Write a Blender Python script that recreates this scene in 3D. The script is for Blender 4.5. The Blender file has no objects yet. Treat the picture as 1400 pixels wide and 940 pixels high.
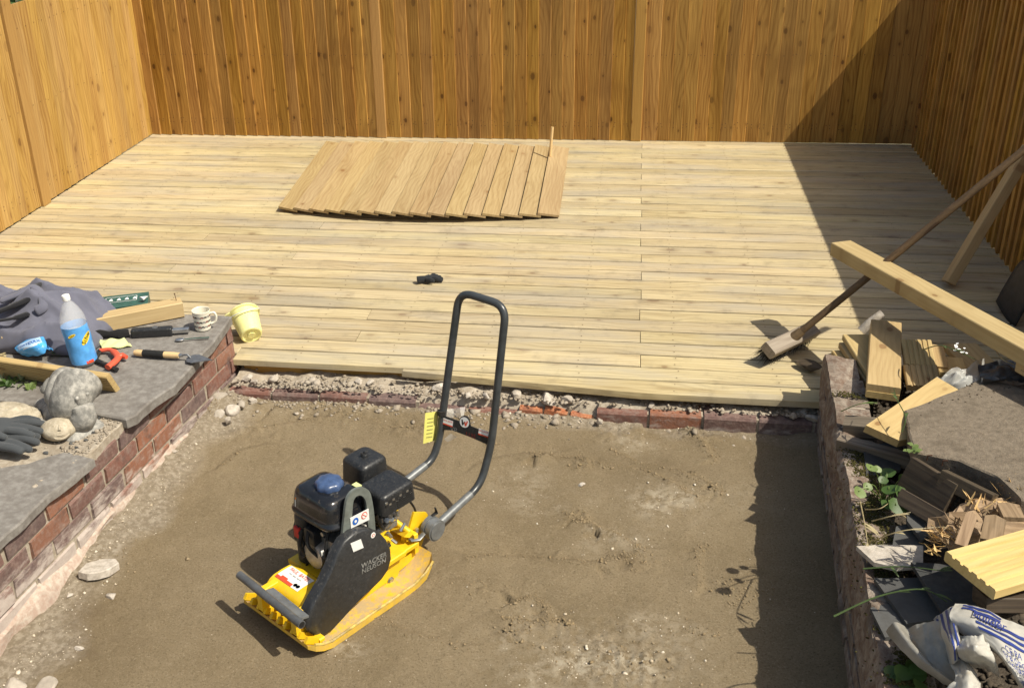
import bpy, bmesh, math, random
import numpy as np
from mathutils import Vector, Matrix, Quaternion
random.seed(7); rng = np.random.default_rng(11)
SC = bpy.context.scene; COL = SC.collection
# ---------------------------------------------------------------- camera
F, PX, PY = 1442.6, 614.64, 459.63                # focal length and principal point in photo pixels (1400 x 940)
YAW, PIT, ROL, CAMZ = math.radians(-10.33), math.radians(25.99), math.radians(2.04), 2.1569
fw = Vector((math.sin(YAW)*math.cos(PIT), math.cos(YAW)*math.cos(PIT), -math.sin(PIT)))
rt0 = fw.cross(Vector((0, 0, 1))).normalized(); dn0 = -rt0.cross(fw)
rt = math.cos(ROL)*rt0 + math.sin(ROL)*dn0; dn = -math.sin(ROL)*rt0 + math.cos(ROL)*dn0
CAM = Vector((0, 0, CAMZ))
cam = bpy.data.cameras.new('camera'); camo = bpy.data.objects.new('camera', cam); COL.objects.link(camo)
camo.matrix_world = Matrix(((rt.x, -dn.x, -fw.x, 0), (rt.y, -dn.y, -fw.y, 0), (rt.z, -dn.z, -fw.z, CAMZ), (0, 0, 0, 1)))
cam.sensor_fit = 'HORIZONTAL'; cam.sensor_width = 36; cam.lens = F/1400*36
cam.shift_x = (700-PX)/1400; cam.shift_y = (PY-470)/1400; cam.clip_start = .05; cam.clip_end = 1000
SC.camera = camo
# ---------------------------------------------------------------- light
SUN = Vector((.671, -.25, 1)).normalized()        # direction towards the sun, measured from the shadows
wd = bpy.data.worlds.new('World'); SC.world = wd; wd.use_nodes = True
nt = wd.node_tree; sky = nt.nodes.new('ShaderNodeTexSky'); sky.sky_type = 'NISHITA'; sky.sun_disc = False
sky.sun_elevation = math.asin(SUN.z); sky.sun_rotation = math.atan2(SUN.x, SUN.y)
bg = nt.nodes['Background']; bg.inputs[1].default_value = .12; sky.dust_density = 2.5; sky.ozone_density = .6
tint = nt.nodes.new('ShaderNodeMix'); tint.data_type = 'RGBA'; tint.blend_type = 'MULTIPLY'; tint.inputs[0].default_value = 1; tint.inputs[7].default_value = (1, .94, .82, 1)   # the photo's warm white balance
nt.links.new(sky.outputs[0], tint.inputs[6]); nt.links.new(tint.outputs[2], bg.inputs[0])
sl = bpy.data.lights.new('sun', 'SUN'); sl.energy = 4.8; sl.angle = math.radians(.55); sl.color = (1, .94, .80)
so = bpy.data.objects.new('sun', sl); COL.objects.link(so); so.rotation_euler = SUN.to_track_quat('Z', 'Y').to_euler(); so.location = (4, -2, 8)
SC.view_settings.view_transform = 'Standard'; SC.view_settings.look = 'None'; SC.view_settings.gamma = 1
SC.view_settings.exposure = .27
SC.render.engine = 'CYCLES'

# ---------------------------------------------------------------- pixel -> place helpers
def ray(u, v): return rt*((u-PX)/F) + dn*((v-PY)/F) + fw
def W(u, v, z=0.):
    d = ray(u, v); return CAM + d*((z-CAMZ)/d.z)
def WY(u, v, y):
    d = ray(u, v); return CAM + d*(y/d.y)
def WX(u, v, x):
    d = ray(u, v); return CAM + d*(x/d.x)
V3 = lambda *a: Vector(a)

# ---------------------------------------------------------------- mesh helpers
class MB:
    def __init__(s): s.v = []; s.f = []
    def add(s, vs, fs, M=None):
        o = len(s.v)
        s.v += [tuple(M @ Vector(p)) if M else tuple(p) for p in vs]
        s.f += [tuple(i+o for i in f) for f in fs]; return s
    def box(s, a, b, M=None, c=0.):
        (x0, y0, z0), (x1, y1, z1) = a, b
        if c <= 0:
            vs = [(x, y, z) for x in (x0, x1) for y in (y0, y1) for z in (z0, z1)]
            fs = [(0, 1, 3, 2), (4, 6, 7, 5), (0, 4, 5, 1), (2, 3, 7, 6), (0, 2, 6, 4), (1, 5, 7, 3)]
            return s.add(vs, fs, M)
        pr = [(y0+c, z0), (y1-c, z0), (y1, z0+c), (y1, z1-c), (y1-c, z1), (y0+c, z1), (y0, z1-c), (y0, z0+c)]
        return s.profile(pr, x0, x1, M)
    def profile(s, pr, x0, x1, M=None):            # closed (y, z) outline, counter-clockwise, run along x
        n = len(pr); vs = [(x0, y, z) for y, z in pr] + [(x1, y, z) for y, z in pr]
        fs = [(i, (i+1) % n, (i+1) % n+n, i+n)[::-1] for i in range(n)] + [tuple(range(n)), tuple(range(2*n-1, n-1, -1))]
        return s.add(vs, fs, M)
    def prism(s, poly, z0, z1, M=None, inset=0.):  # outline in (x, y), extruded along z
        n = len(poly); vs = [(x, y, z0) for x, y in poly] + [(x, y, z1) for x, y in poly]
        fs = [(i, (i+1) % n, (i+1) % n+n, i+n) for i in range(n)] + [tuple(range(n-1, -1, -1))]
        if inset:
            cx = sum(p[0] for p in poly)/n; cy = sum(p[1] for p in poly)/n
            vs += [(x+(cx-x)*inset/max(1e-6, math.hypot(cx-x, cy-y)), y+(cy-y)*inset/max(1e-6, math.hypot(cx-x, cy-y)), z1+abs(inset)*.7*(1 if z1 > z0 else -1)) for x, y in poly]
            fs += [(n+i, n+(i+1) % n, 2*n+(i+1) % n, 2*n+i) for i in range(n)] + [tuple(range(2*n, 3*n))]
        else: fs += [tuple(range(n, 2*n))]
        return s.add(vs, fs, M)
    def tube(s, path, r, n=10, cap=True, M=None, flat=1.):
        P = [Vector(p) for p in path]; m = len(P)
        R = r if isinstance(r, (list, tuple)) else [r]*m
        t0 = (P[1]-P[0]).normalized(); up = Vector((0, 0, 1)) if abs(t0.z) < .9 else Vector((1, 0, 0))
        nx = t0.cross(up).normalized(); vs = []; fs = []
        for i in range(m):
            t = ((P[min(i+1, m-1)]-P[i]).normalized() + (P[i]-P[max(i-1, 0)]).normalized()).normalized()
            nx = (nx - t*nx.dot(t)).normalized(); ny = t.cross(nx)
            for k in range(n):
                a = 2*math.pi*k/n; vs.append(P[i] + (nx*math.cos(a) + ny*math.sin(a)*flat)*R[i])
        for i in range(m-1):
            for k in range(n): fs.append((i*n+k, i*n+(k+1) % n, (i+1)*n+(k+1) % n, (i+1)*n+k))
        if cap: fs += [tuple(range(n-1, -1, -1)), tuple(range((m-1)*n, m*n))]
        return s.add(vs, fs, M)
    def lathe(s, pr, n=24, M=None):                # (radius, z)
        vs = []; fs = []; m = len(pr)
        for r, z in pr: vs += [(r*math.cos(2*math.pi*k/n), r*math.sin(2*math.pi*k/n), z) for k in range(n)]
        for i in range(m-1):
            for k in range(n): fs.append((i*n+k, i*n+(k+1) % n, (i+1)*n+(k+1) % n, (i+1)*n+k))
        if pr[0][0] > 1e-5: fs.append(tuple(range(n-1, -1, -1)))
        if pr[-1][0] > 1e-5: fs.append(tuple(range((m-1)*n, m*n)))
        return s.add(vs, fs, M)
    def rbox(s, a, b, r, M=None, top=1., n=5):     # box with rounded vertical edges and a rounded, tapered top
        (x0, y0, z0), (x1, y1, z1) = a, b; cx, cy = (x0+x1)/2, (y0+y1)/2
        def ring(sx, sy, rr, z):
            hx, hy = (x1-x0)/2*sx, (y1-y0)/2*sy; rr = min(rr, hx*.99, hy*.99); out = []
            for qx, qy, a0 in ((1, 1, 0), (-1, 1, 90), (-1, -1, 180), (1, -1, 270)):
                for k in range(n+1):
                    a = math.radians(a0+90*k/n); out.append((cx+qx*(hx-rr)+rr*math.cos(a), cy+qy*(hy-rr)+rr*math.sin(a), z))
            return out
        L = []; H = z1-z0; e = r*.8
        L.append(ring(1, 1, r, z0))
        for k in range(6):
            a = math.pi/2*k/5; f = 1-(1-top)*((H-e+e*math.sin(a))/H)
            dx = e*(1-math.cos(a))
            L.append(ring(f*(1-2*dx/(x1-x0)), f*(1-2*dx/(y1-y0)), r, z0+(H-e)+e*math.sin(a)))
        m = len(L[0]); vs = sum(L, []); fs = [tuple(range(m-1, -1, -1)), tuple(range((len(L)-1)*m, len(L)*m))]
        for i in range(len(L)-1):
            for k in range(m): fs.append((i*m+k, i*m+(k+1) % m, (i+1)*m+(k+1) % m, (i+1)*m+k))
        return s.add(vs, fs, M)
    def ball(s, c, r, M=None, nu=14, nv=9):
        c = Vector(c); r = Vector(r) if not isinstance(r, (int, float)) else Vector((r, r, r)); vs = [c+Vector((0, 0, r.z))]; fs = []
        for j in range(1, nv):
            t = math.pi*j/nv
            for k in range(nu):
                a = 2*math.pi*k/nu; vs.append(c+Vector((r.x*math.sin(t)*math.cos(a), r.y*math.sin(t)*math.sin(a), r.z*math.cos(t))))
        vs.append(c-Vector((0, 0, r.z))); e = len(vs)-1
        for k in range(nu):
            fs.append((0, 1+k, 1+(k+1) % nu)); fs.append((e, e-nu+(k+1) % nu, e-nu+k))
            for j in range(nv-2): a = 1+j*nu; fs.append((a+k, a+nu+k, a+nu+(k+1) % nu, a+(k+1) % nu))
        return s.add(vs, fs, M)
    def mesh(s, name, mats, ang=40):
        me = bpy.data.meshes.new(name); me.from_pydata([tuple(p) for p in s.v], [], s.f)
        for m in (mats if isinstance(mats, list) else [mats]): me.materials.append(m)
        me.validate(); bm = bmesh.new(); bm.from_mesh(me); bmesh.ops.recalc_face_normals(bm, faces=bm.faces); bm.to_mesh(me); bm.free()
        if ang: me.shade_smooth(); me.set_sharp_from_angle(angle=math.radians(ang))
        return me
def link(name, me, parent=None, M=None):
    o = bpy.data.objects.new(name, me); COL.objects.link(o)
    if parent: o.parent = parent
    if M is not None: o.matrix_basis = (parent.matrix_basis.inverted() @ M) if parent else M
    return o
def obj(name, mb, mat, parent=None, M=None, ang=40):   # M is always a world matrix; without it the vertices are local to the parent
    return link(name, mb.mesh(name, mat, ang), parent, M)
def obw(name, mb, mat, parent, ang=40):                # vertices given in world coordinates
    return obj(name, mb, mat, parent, Matrix.Identity(4), ang)
def child(name, mb, mat, part, ang=40):                # sub-part, vertices in the part's own frame
    o = bpy.data.objects.new(name, mb.mesh(name, mat, ang)); COL.objects.link(o); o.parent = part; return o
def tag(o, label, cat, group=None, kind=None):
    o['label'] = label; o['category'] = cat
    if group: o['group'] = group
    if kind: o['kind'] = kind
    return o
def thing(name, label, cat, M=None, group=None, kind=None):
    o = bpy.data.objects.new(name, None); COL.objects.link(o); o.empty_display_size = .05
    if M is not None: o.matrix_basis = M if isinstance(M, Matrix) else Matrix.Translation(M)
    return tag(o, label, cat, group, kind)
def frame(o, x, y):                                    # matrix from origin, x axis and approximate y axis
    x = Vector(x).normalized(); y = Vector(y); z = x.cross(y).normalized(); y = z.cross(x)
    return Matrix(((x.x, y.x, z.x, o[0]), (x.y, y.y, z.y, o[1]), (x.z, y.z, z.z, o[2]), (0, 0, 0, 1)))
def Rz(a): return Matrix.Rotation(a, 4, 'Z')
T = Matrix.Translation
def smooth_path(pts, k=6):
    P = [Vector(p) for p in pts]; out = []
    for i in range(len(P)-1):
        a, b, c, d = P[max(i-1, 0)], P[i], P[i+1], P[min(i+2, len(P)-1)]
        for j in range(k):
            t = j/k; out.append(.5*((2*b)+(c-a)*t+(2*a-5*b+4*c-d)*t*t+(3*b-a-3*c+d)*t**3))
    return out+[P[-1]]
def fillet(pts, r, k=6):
    P = [Vector(p) for p in pts]; out = [P[0]]
    for i in range(1, len(P)-1):
        a = (P[i-1]-P[i]); b = (P[i+1]-P[i]); d = min(r, a.length*.48, b.length*.48); A = P[i]+a.normalized()*d; B = P[i]+b.normalized()*d
        for j in range(k+1):
            t = j/k; out.append(A*(1-t)**2+P[i]*2*t*(1-t)+B*t*t)
    return out+[P[-1]]
_tx = {}
def text_verts(s, size=1., bold=0.):
    k = (s, bold)
    if k not in _tx:
        cu = bpy.data.curves.new('lettering', 'FONT'); cu.body = s; cu.align_x = 'CENTER'; cu.align_y = 'CENTER'; cu.offset = bold; cu.resolution_u = 2
        o = bpy.data.objects.new('lettering', cu); COL.objects.link(o); dg = bpy.context.evaluated_depsgraph_get()
        me = bpy.data.meshes.new_from_object(o.evaluated_get(dg)); _tx[k] = ([tuple(v.co) for v in me.vertices], [tuple(p.vertices) for p in me.polygons])
        bpy.data.objects.remove(o); bpy.data.curves.remove(cu); bpy.data.meshes.remove(me)
    v, f = _tx[k]; return [(x*size, y*size, 0) for x, y, z in v], f
def letters(s, size, mat, part, M, bold=0., sx=1., name='lettering'):  # flat print on a part; M in the part's frame
    v, f = text_verts(s, size, bold); mb = MB(); mb.add([(x*sx, y, z) for x, y, z in v], f, M); return child(name, mb, mat, part, 0)

# ---------------------------------------------------------------- numpy noise
_lat = {}
def lattice(seed):
    if seed not in _lat: _lat[seed] = np.random.default_rng(seed).random((64, 64))
    return _lat[seed]
def vnoise(x, y, seed=0):
    r = lattice(seed); xi = np.floor(x).astype(int); yi = np.floor(y).astype(int); fx = x-xi; fy = y-yi
    fx = fx*fx*(3-2*fx); fy = fy*fy*(3-2*fy); g = lambda i, j: r[(xi+i) % 64, (yi+j) % 64]
    return (g(0, 0)*(1-fx)+g(1, 0)*fx)*(1-fy)+(g(0, 1)*(1-fx)+g(1, 1)*fx)*fy
def fbm(x, y, s, seed=0, o=4):
    t = 0; a = .5
    for k in range(o): t = t+a*(vnoise(x*s+17.3*k, y*s-9.1*k, seed+k)-.5); s *= 2.03; a *= .5
    return t
_ll = {}
def n1(x, y, s, seed=0):
    t = 0.; a = .5
    for k in range(4):
        sd = seed+k
        if sd not in _ll: _ll[sd] = lattice(sd).tolist()
        r = _ll[sd]; X_ = x*s+17.3*k; Y_ = y*s-9.1*k; i = math.floor(X_); j = math.floor(Y_); fx = X_-i; fy = Y_-j; fx = fx*fx*(3-2*fx); fy = fy*fy*(3-2*fy)
        r0 = r[i % 64]; r1 = r[(i+1) % 64]; j0 = j % 64; j1 = (j+1) % 64
        t += a*((r0[j0]*(1-fx)+r1[j0]*fx)*(1-fy)+(r0[j1]*(1-fx)+r1[j1]*fx)*fy-.5); s *= 2.03; a *= .5
    return t

# ---------------------------------------------------------------- materials
def srgb(r, g, b): return tuple(((c/255/12.92) if c/255 <= .04045 else ((c/255+.055)/1.055)**2.4) for c in (r, g, b))+(1,)
class N:                                               # tiny node-graph writer
    def __init__(s, name, rough=.6, spec=.35, metal=0.):
        s.m = bpy.data.materials.new(name); s.m.use_nodes = True; s.t = s.m.node_tree; s.b = s.t.nodes['Principled BSDF']
        s.b.inputs['Roughness'].default_value = rough; s.b.inputs['Specular IOR Level'].default_value = spec; s.b.inputs['Metallic'].default_value = metal
    def n(s, typ, ins=None, **kw):
        nd = s.t.nodes.new('ShaderNode'+typ)
        for k, v in kw.items(): setattr(nd, k, v)
        for k, v in (ins or {}).items(): s.to(nd.inputs[k], v)
        return nd
    def to(s, sock, v):
        if isinstance(v, bpy.types.NodeSocket): s.t.links.new(v, sock)
        else: sock.default_value = v
    def math(s, op, a, b=0., c=None, clamp=False):
        d = {0: a, 1: b}
        if c is not None: d[2] = c
        return s.n('Math', d, operation=op, use_clamp=clamp).outputs[0]
    def mix(s, f, a, b, mode='MIX'):
        nd = s.n('Mix', data_type='RGBA', blend_type=mode); s.to(nd.inputs[0], f); s.to(nd.inputs[6], a); s.to(nd.inputs[7], b); return nd.outputs[2]
    def ramp(s, f, a, b): return s.n('MapRange', {0: f, 1: a, 2: b}, interpolation_type='SMOOTHSTEP').outputs[0]
    def noise(s, vec, sc, det=4., rough=.55, dist=0.): return s.n('TexNoise', {'Vector': vec, 'Scale': sc, 'Detail': det, 'Roughness': rough, 'Distortion': dist}).outputs[0]
    def map(s, vec, sc=(1, 1, 1), loc=(0, 0, 0)): return s.n('Mapping', {0: vec, 1: loc, 3: sc}).outputs[0]
    def pos(s): return s.n('NewGeometry').outputs['Position']
    def ob(s): return s.n('TexCoord').outputs['Object']
    def rnd(s): return s.n('ObjectInfo').outputs['Random']
    def rob(s, k=40.):                                  # object coordinates shifted per object
        r = s.n('CombineXYZ', {0: s.math('MULTIPLY', s.rnd(), k), 1: s.math('MULTIPLY', s.rnd(), k*.37), 2: s.math('MULTIPLY', s.rnd(), k*.71)}).outputs[0]
        return s.n('VectorMath', {0: s.ob(), 1: r}, operation='ADD').outputs[0]
    def col(s, v): s.to(s.b.inputs['Base Color'], v); return s
    def rough(s, v): s.to(s.b.inputs['Roughness'], v); return s
    def bump(s, h, d=.004, st=.6):
        nd = s.n('Bump', {'Height': h, 'Distance': d, 'Strength': st}); s.t.links.new(nd.outputs[0], s.b.inputs['Normal']); return s

def wood(name, light, dark, knot, grain=.5, var=.25, knots=.55, grey=None, greyamt=.4, rough=.62, kscale=1., dirt=0., huevar=.012, stain=None):
    w = N(name, rough, .25); v = w.rob()
    big = w.noise(w.map(v, (.9, 7, 7)), 1.0, 3, .5, .4)
    fine = w.noise(w.map(v, (2.2, 75, 75)), 1.6, 4, .62)
    wob = w.noise(w.map(v, (1.3, 4, 4)), 1.2, 2)
    yy = w.n('SeparateXYZ', {0: v}).outputs
    # tree rings: bands across the board, bent by the wobble
    band = w.math('SINE', w.math('ADD', w.math('MULTIPLY', yy[1], 240.), w.math('MULTIPLY', wob, 46.)))
    band = w.ramp(band, -.4, 1.)
    kv = w.map(v, (5.2*kscale, 8.8*kscale, 2.0)); vo = w.n('TexVoronoi', {'Vector': kv, 'Scale': 1., 'Randomness': .95}, feature='F1', voronoi_dimensions='2D')
    kc = w.n('SeparateColor', {0: vo.outputs['Color']}).outputs; pick = w.math('MULTIPLY', w.math('GREATER_THAN', kc[0], 1-knots), w.math('ADD', .35, w.math('MULTIPLY', kc[1], .65)))
    kd = w.math('ADD', w.math('MULTIPLY', vo.outputs['Distance'], w.math('ADD', .65, w.math('MULTIPLY', kc[2], 1.5))), w.math('MULTIPLY', w.math('SUBTRACT', fine, .5), .09))
    halo = w.math('MULTIPLY', w.ramp(kd, .40, .08), pick); core = w.math('MULTIPLY', w.ramp(kd, .13, .08), pick)
    g = w.math('ADD', w.math('MULTIPLY', w.ramp(fine, .35, .7), .5), w.math('ADD', w.math('MULTIPLY', band, .3), w.math('MULTIPLY', w.ramp(big, .35, .7), .45)))
    g = w.math('MULTIPLY', g, grain, clamp=True)
    c = w.mix(g, light, dark); c = w.mix(w.math('MULTIPLY', halo, .6), c, dark); c = w.mix(w.math('MULTIPLY', core, .85), c, knot)
    if grey:
        gm = w.noise(w.map(w.pos(), (1.1, 5, 5)), 1.3, 4, .6); c = w.mix(w.math('MULTIPLY', w.ramp(gm, .42, .68), greyamt), c, grey)
    if stain:
        sm = w.noise(w.pos(), 2.3, 3, .6); c = w.mix(w.math('MULTIPLY', w.ramp(sm, .5, .72), .5), c, stain)
    if dirt:
        dm = w.noise(w.pos(), 9., 5, .7); c = w.mix(w.math('MULTIPLY', w.ramp(dm, .5, .75), dirt), c, (.12, .1, .075, 1))
    r2 = w.math('FRACT', w.math('MULTIPLY', w.rnd(), 7.31))
    hs = w.n('HueSaturation', {'Hue': w.math('ADD', .5-huevar/2, w.math('MULTIPLY', r2, huevar)), 'Saturation': w.math('ADD', .96, w.math('MULTIPLY', w.math('FRACT', w.math('MULTIPLY', w.rnd(), 3.7)), .08)),
                               'Value': w.math('ADD', 1-var/2, w.math('MULTIPLY', w.rnd(), var)), 'Color': c}).outputs[0]
    w.col(hs); w.bump(w.math('ADD', w.math('MULTIPLY', fine, .7), w.math('MULTIPLY', core, -.5)), .0015, .5); return w.m
M_ = {}
M_['deck'] = wood('deck_timber', (.56, .465, .275, 1), (.27, .20, .105, 1), (.21, .135, .072, 1), .78, .18, .22, grey=(.34, .305, .245, 1), greyamt=.55, dirt=.34, huevar=.010)
M_['deckcut'] = wood('deck_offcut_timber', (.50, .37, .18, 1), (.32, .215, .09, 1), (.2, .1, .04, 1), .6, .2, .35)
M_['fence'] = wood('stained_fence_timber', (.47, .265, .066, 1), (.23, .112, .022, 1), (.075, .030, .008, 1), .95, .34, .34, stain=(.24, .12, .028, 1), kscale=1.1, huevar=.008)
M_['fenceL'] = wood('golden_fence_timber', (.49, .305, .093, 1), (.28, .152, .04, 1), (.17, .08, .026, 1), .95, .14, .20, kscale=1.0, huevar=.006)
M_['post'] = wood('post_timber', (.42, .25, .07, 1), (.29, .155, .04, 1), (.15, .07, .02, 1), .6, .1, .3)
M_['panel'] = wood('loose_panel_timber', (.42, .31, .16, 1), (.26, .168, .075, 1), (.22, .115, .045, 1), .75, .14, .16, huevar=.008)
M_['beam'] = wood('sawn_timber', (.51, .38, .195, 1), (.34, .23, .10, 1), (.2, .1, .04, 1), .6, .16, .35)
M_['old'] = wood('weathered_timber', (.22, .18, .135, 1), (.08, .062, .045, 1), (.04, .03, .02, 1), .9, .3, .2, dirt=.5)
M_['dark'] = wood('dark_old_timber', (.10, .075, .05, 1), (.035, .026, .02, 1), (.02, .015, .01, 1), .9, .3, .2, dirt=.3)
M_['handle'] = wood('broom_handle_timber', (.16, .105, .055, 1), (.075, .05, .028, 1), (.05, .03, .02, 1), .8, .1, .1)
M_['ash'] = wood('pale_tool_handle', (.66, .47, .24, 1), (.5, .33, .15, 1), (.4, .25, .1, 1), .5, .1, .0)
M_['rot'] = wood('rotten_timber', (.36, .26, .16, 1), (.17, .115, .065, 1), (.1, .07, .04, 1), .95, .3, .1, dirt=.3)
M_['splint'] = wood('splintered_timber', (.62, .43, .19, 1), (.36, .22, .09, 1), (.2, .12, .05, 1), .8, .5, .1)

def plain(name, c, rough=.5, spec=.4, metal=0., noise=.15, sc=25., bump=0., dust=0., dustc=(.33, .26, .17, 1), flat=False):
    w = N(name, rough, spec, metal); p = w.ob(); nz = w.noise(p, sc, 5, .65)
    d = tuple(x*(1-noise*2) for x in c[:3])+(1,); l = tuple(min(1, x*(1+noise)) for x in c[:3])+(1,)
    k = w.mix(w.ramp(nz, .3, .7), d, l)
    if dust:
        nn = w.n('SeparateXYZ', {0: w.n('NewGeometry').outputs['Normal']}).outputs[2]; dz = w.noise(p, sc*1.7, 6, .7)
        f = w.math('MULTIPLY', w.ramp(dz, .62-.25*dust, .8-.2*dust), w.math('MULTIPLY', w.math('ADD', .35, w.math('MULTIPLY', w.math('MAXIMUM', nn, 0.), .65)), min(1, dust*1.3)))
        k = w.mix(f, k, dustc); w.rough(w.math('ADD', rough, w.math('MULTIPLY', f, .85-rough)))
    w.col(k)
    if bump: w.bump(nz, bump, .7)
    return w.m
M_['black'] = plain('black_plastic', (.018, .019, .021, 1), .38, .5, dust=.42, dustc=(.16, .15, .13, 1), sc=95)
M_['guard'] = plain('scuffed_black_plastic', (.026, .027, .029, 1), .42, .5, dust=.36, dustc=(.26, .24, .21, 1), sc=60)
M_['tank'] = plain('black_enamel', (.012, .013, .016, 1), .16, .6, dust=.3, sc=18)
M_['blue'] = plain('blue_cap_plastic', (.05, .085, .18, 1), .3, .5, dust=.25, dustc=(.3, .32, .38, 1), sc=40)
M_['yellow'] = plain('yellow_paint', (.78, .50, .015, 1), .36, .5, noise=.06, dust=.32, sc=16)
M_['yellowd'] = plain('dusty_yellow_paint', (.70, .44, .025, 1), .5, .4, noise=.1, dust=1.15, dustc=(.42, .31, .16, 1), sc=17)
M_['ysteel'] = plain('worn_plate_edge', (.55, .40, .10, 1), .5, .5, noise=.3, dust=.7, sc=30)
M_['grey'] = plain('grey_painted_steel', (.115, .12, .125, 1), .38, .5, metal=.25, dust=.25, sc=14)
M_['greyl'] = plain('worn_grey_steel', (.2, .21, .215, 1), .42, .5, metal=.4, dust=.35, sc=25)
M_['lift'] = plain('grey_green_paint', (.16, .18, .165, 1), .45, .5, metal=.1, dust=.25, sc=20)
M_['tube'] = plain('charcoal_tube_paint', (.045, .05, .054, 1), .33, .5, noise=.2, dust=.15, sc=9)
M_['alu'] = plain('cast_aluminium', (.34, .33, .31, 1), .45, .5, metal=.7, dust=.6, sc=30)
M_['steel'] = plain('bright_steel', (.55, .55, .54, 1), .28, .5, metal=.9, sc=30)
M_['rubber'] = plain('black_rubber', (.016, .016, .016, 1), .7, .3, dust=.3)
M_['red'] = plain('red_plastic', (.45, .02, .015, 1), .4)
M_['white'] = plain('white_print', (.72, .72, .70, 1), .5, noise=.03)
M_['redp'] = plain('red_print', (.62, .075, .03, 1), .5, noise=.05)
M_['bluep'] = plain('blue_print', (.02, .11, .42, 1), .5, noise=.05)
M_['orangep'] = plain('orange_print', (.8, .27, .03, 1), .5, noise=.05)
M_['olivep'] = plain('faded_print', (.34, .33, .12, 1), .5, noise=.1)
M_['greyp'] = plain('grey_print', (.2, .2, .2, 1), .5, noise=.1)
M_['dkred'] = plain('dark_red_print', (.17, .022, .02, 1), .45, noise=.1)
M_['blackp'] = plain('black_print_and_hole_shade', (.015, .015, .015, 1), .5, noise=.1)  # also paints the shade inside holes and hollow ends
M_['emb'] = plain('embossed_grey_lettering', (.21, .21, .20, 1), .5, noise=.2)

def sand_mat():
    w = N('damp_sand', .92, .12); p = w.pos(); a = w.n('Attribute', attribute_name='tone').outputs['Color']; s = w.n('SeparateColor', {0: a}).outputs
    f1 = w.noise(p, 3.2, 5, .6); f2 = w.noise(p, 150., 5, .8); f3 = w.noise(p, 42., 4, .65)
    c = w.mix(w.ramp(f1, .3, .7), (.235, .180, .107, 1), (.285, .222, .138, 1))
    c = w.mix(w.math('MULTIPLY', w.ramp(f3, .45, .75), .35), c, (.34, .272, .178, 1))
    c = w.mix(w.math('MULTIPLY', w.ramp(f2, .53, .66), .72), c, (.10, .072, .04, 1)); c = w.mix(w.math('MULTIPLY', w.ramp(f2, .44, .33), .6), c, (.47, .39, .28, 1))
    pale = w.math('MULTIPLY', s[0], w.ramp(w.noise(p, 30., 5, .75), .38, .62)); c = w.mix(pale, c, (.52, .45, .34, 1))
    c = w.mix(w.math('MULTIPLY', s[1], w.ramp(w.noise(p, 16., 5, .7), .3, .62)), c, (.17, .125, .075, 1))
    c = w.mix(w.math('MULTIPLY', s[2], .75), c, w.mix(w.ramp(w.noise(p, 55., 5, .7), .4, .65), (.27, .225, .165, 1), (.46, .40, .32, 1)))
    w.col(c); w.bump(w.math('ADD', w.math('MULTIPLY', f2, .55), w.math('MULTIPLY', w.noise(p, 480., 3, .8), .5)), .010, 1.0); return w.m
def stone_mat(name, cs, rough=.9, sc=26., bump=.006, attr=True):
    w = N(name, rough, .2); p = w.pos() if attr else w.rob()
    f = w.noise(p, sc, 6, .7); g = w.noise(p, sc*.22, 3, .6)
    r = w.n('Attribute', attribute_name='rnd').outputs['Fac'] if attr else w.rnd()
    c = w.mix(r, cs[0], cs[1]); c = w.mix(w.ramp(f, .35, .7), c, cs[2]); c = w.mix(w.math('MULTIPLY', w.ramp(g, .5, .7), .5), c, cs[3] if len(cs) > 3 else cs[0])
    w.col(c); w.bump(f, bump, .8); return w.m
M_['sand'] = sand_mat()
M_['rubble'] = stone_mat('pale_rubble', [(.22, .18, .13, 1), (.44, .385, .32, 1), (.31, .26, .20, 1)], sc=60)
M_['crumb'] = stone_mat('sand_crumbs', [(.24, .18, .10, 1), (.33, .26, .165, 1), (.21, .155, .088, 1)], sc=80, bump=.002)
M_['pebble'] = stone_mat('small_pale_stones', [(.42, .34, .23, 1), (.72, .66, .56, 1), (.56, .48, .37, 1)], sc=60, bump=.002)
M_['mortar'] = stone_mat('old_mortar', [(.30, .25, .19, 1), (.30, .25, .19, 1), (.42, .37, .30, 1), (.19, .155, .115, 1)], sc=38, attr=True)
M_['conc'] = stone_mat('grey_concrete', [(.165, .15, .135, 1), (.18, .165, .15, 1), (.25, .235, .215, 1), (.115, .10, .088, 1)], sc=34, bump=.003, attr=True)
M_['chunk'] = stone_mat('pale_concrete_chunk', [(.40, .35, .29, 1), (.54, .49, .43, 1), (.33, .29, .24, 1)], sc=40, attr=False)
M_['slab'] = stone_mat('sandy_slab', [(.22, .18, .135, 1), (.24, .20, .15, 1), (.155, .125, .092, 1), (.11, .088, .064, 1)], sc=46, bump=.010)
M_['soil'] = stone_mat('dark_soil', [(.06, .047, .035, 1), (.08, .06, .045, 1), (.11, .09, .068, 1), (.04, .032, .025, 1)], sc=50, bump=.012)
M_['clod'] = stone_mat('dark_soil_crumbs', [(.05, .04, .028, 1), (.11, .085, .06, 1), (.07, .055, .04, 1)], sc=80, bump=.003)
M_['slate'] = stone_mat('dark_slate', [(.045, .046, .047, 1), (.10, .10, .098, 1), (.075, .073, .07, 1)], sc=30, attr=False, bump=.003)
M_['statue'] = stone_mat('weathered_cast_stone', [(.20, .195, .18, 1), (.22, .215, .20, 1), (.44, .42, .38, 1), (.085, .08, .075, 1)], sc=42, attr=False, bump=.004)
M_['buff'] = stone_mat('buff_cast_stone', [(.34, .29, .21, 1), (.36, .31, .23, 1), (.5, .44, .34, 1), (.2, .17, .125, 1)], sc=45, attr=False, bump=.004)
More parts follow.
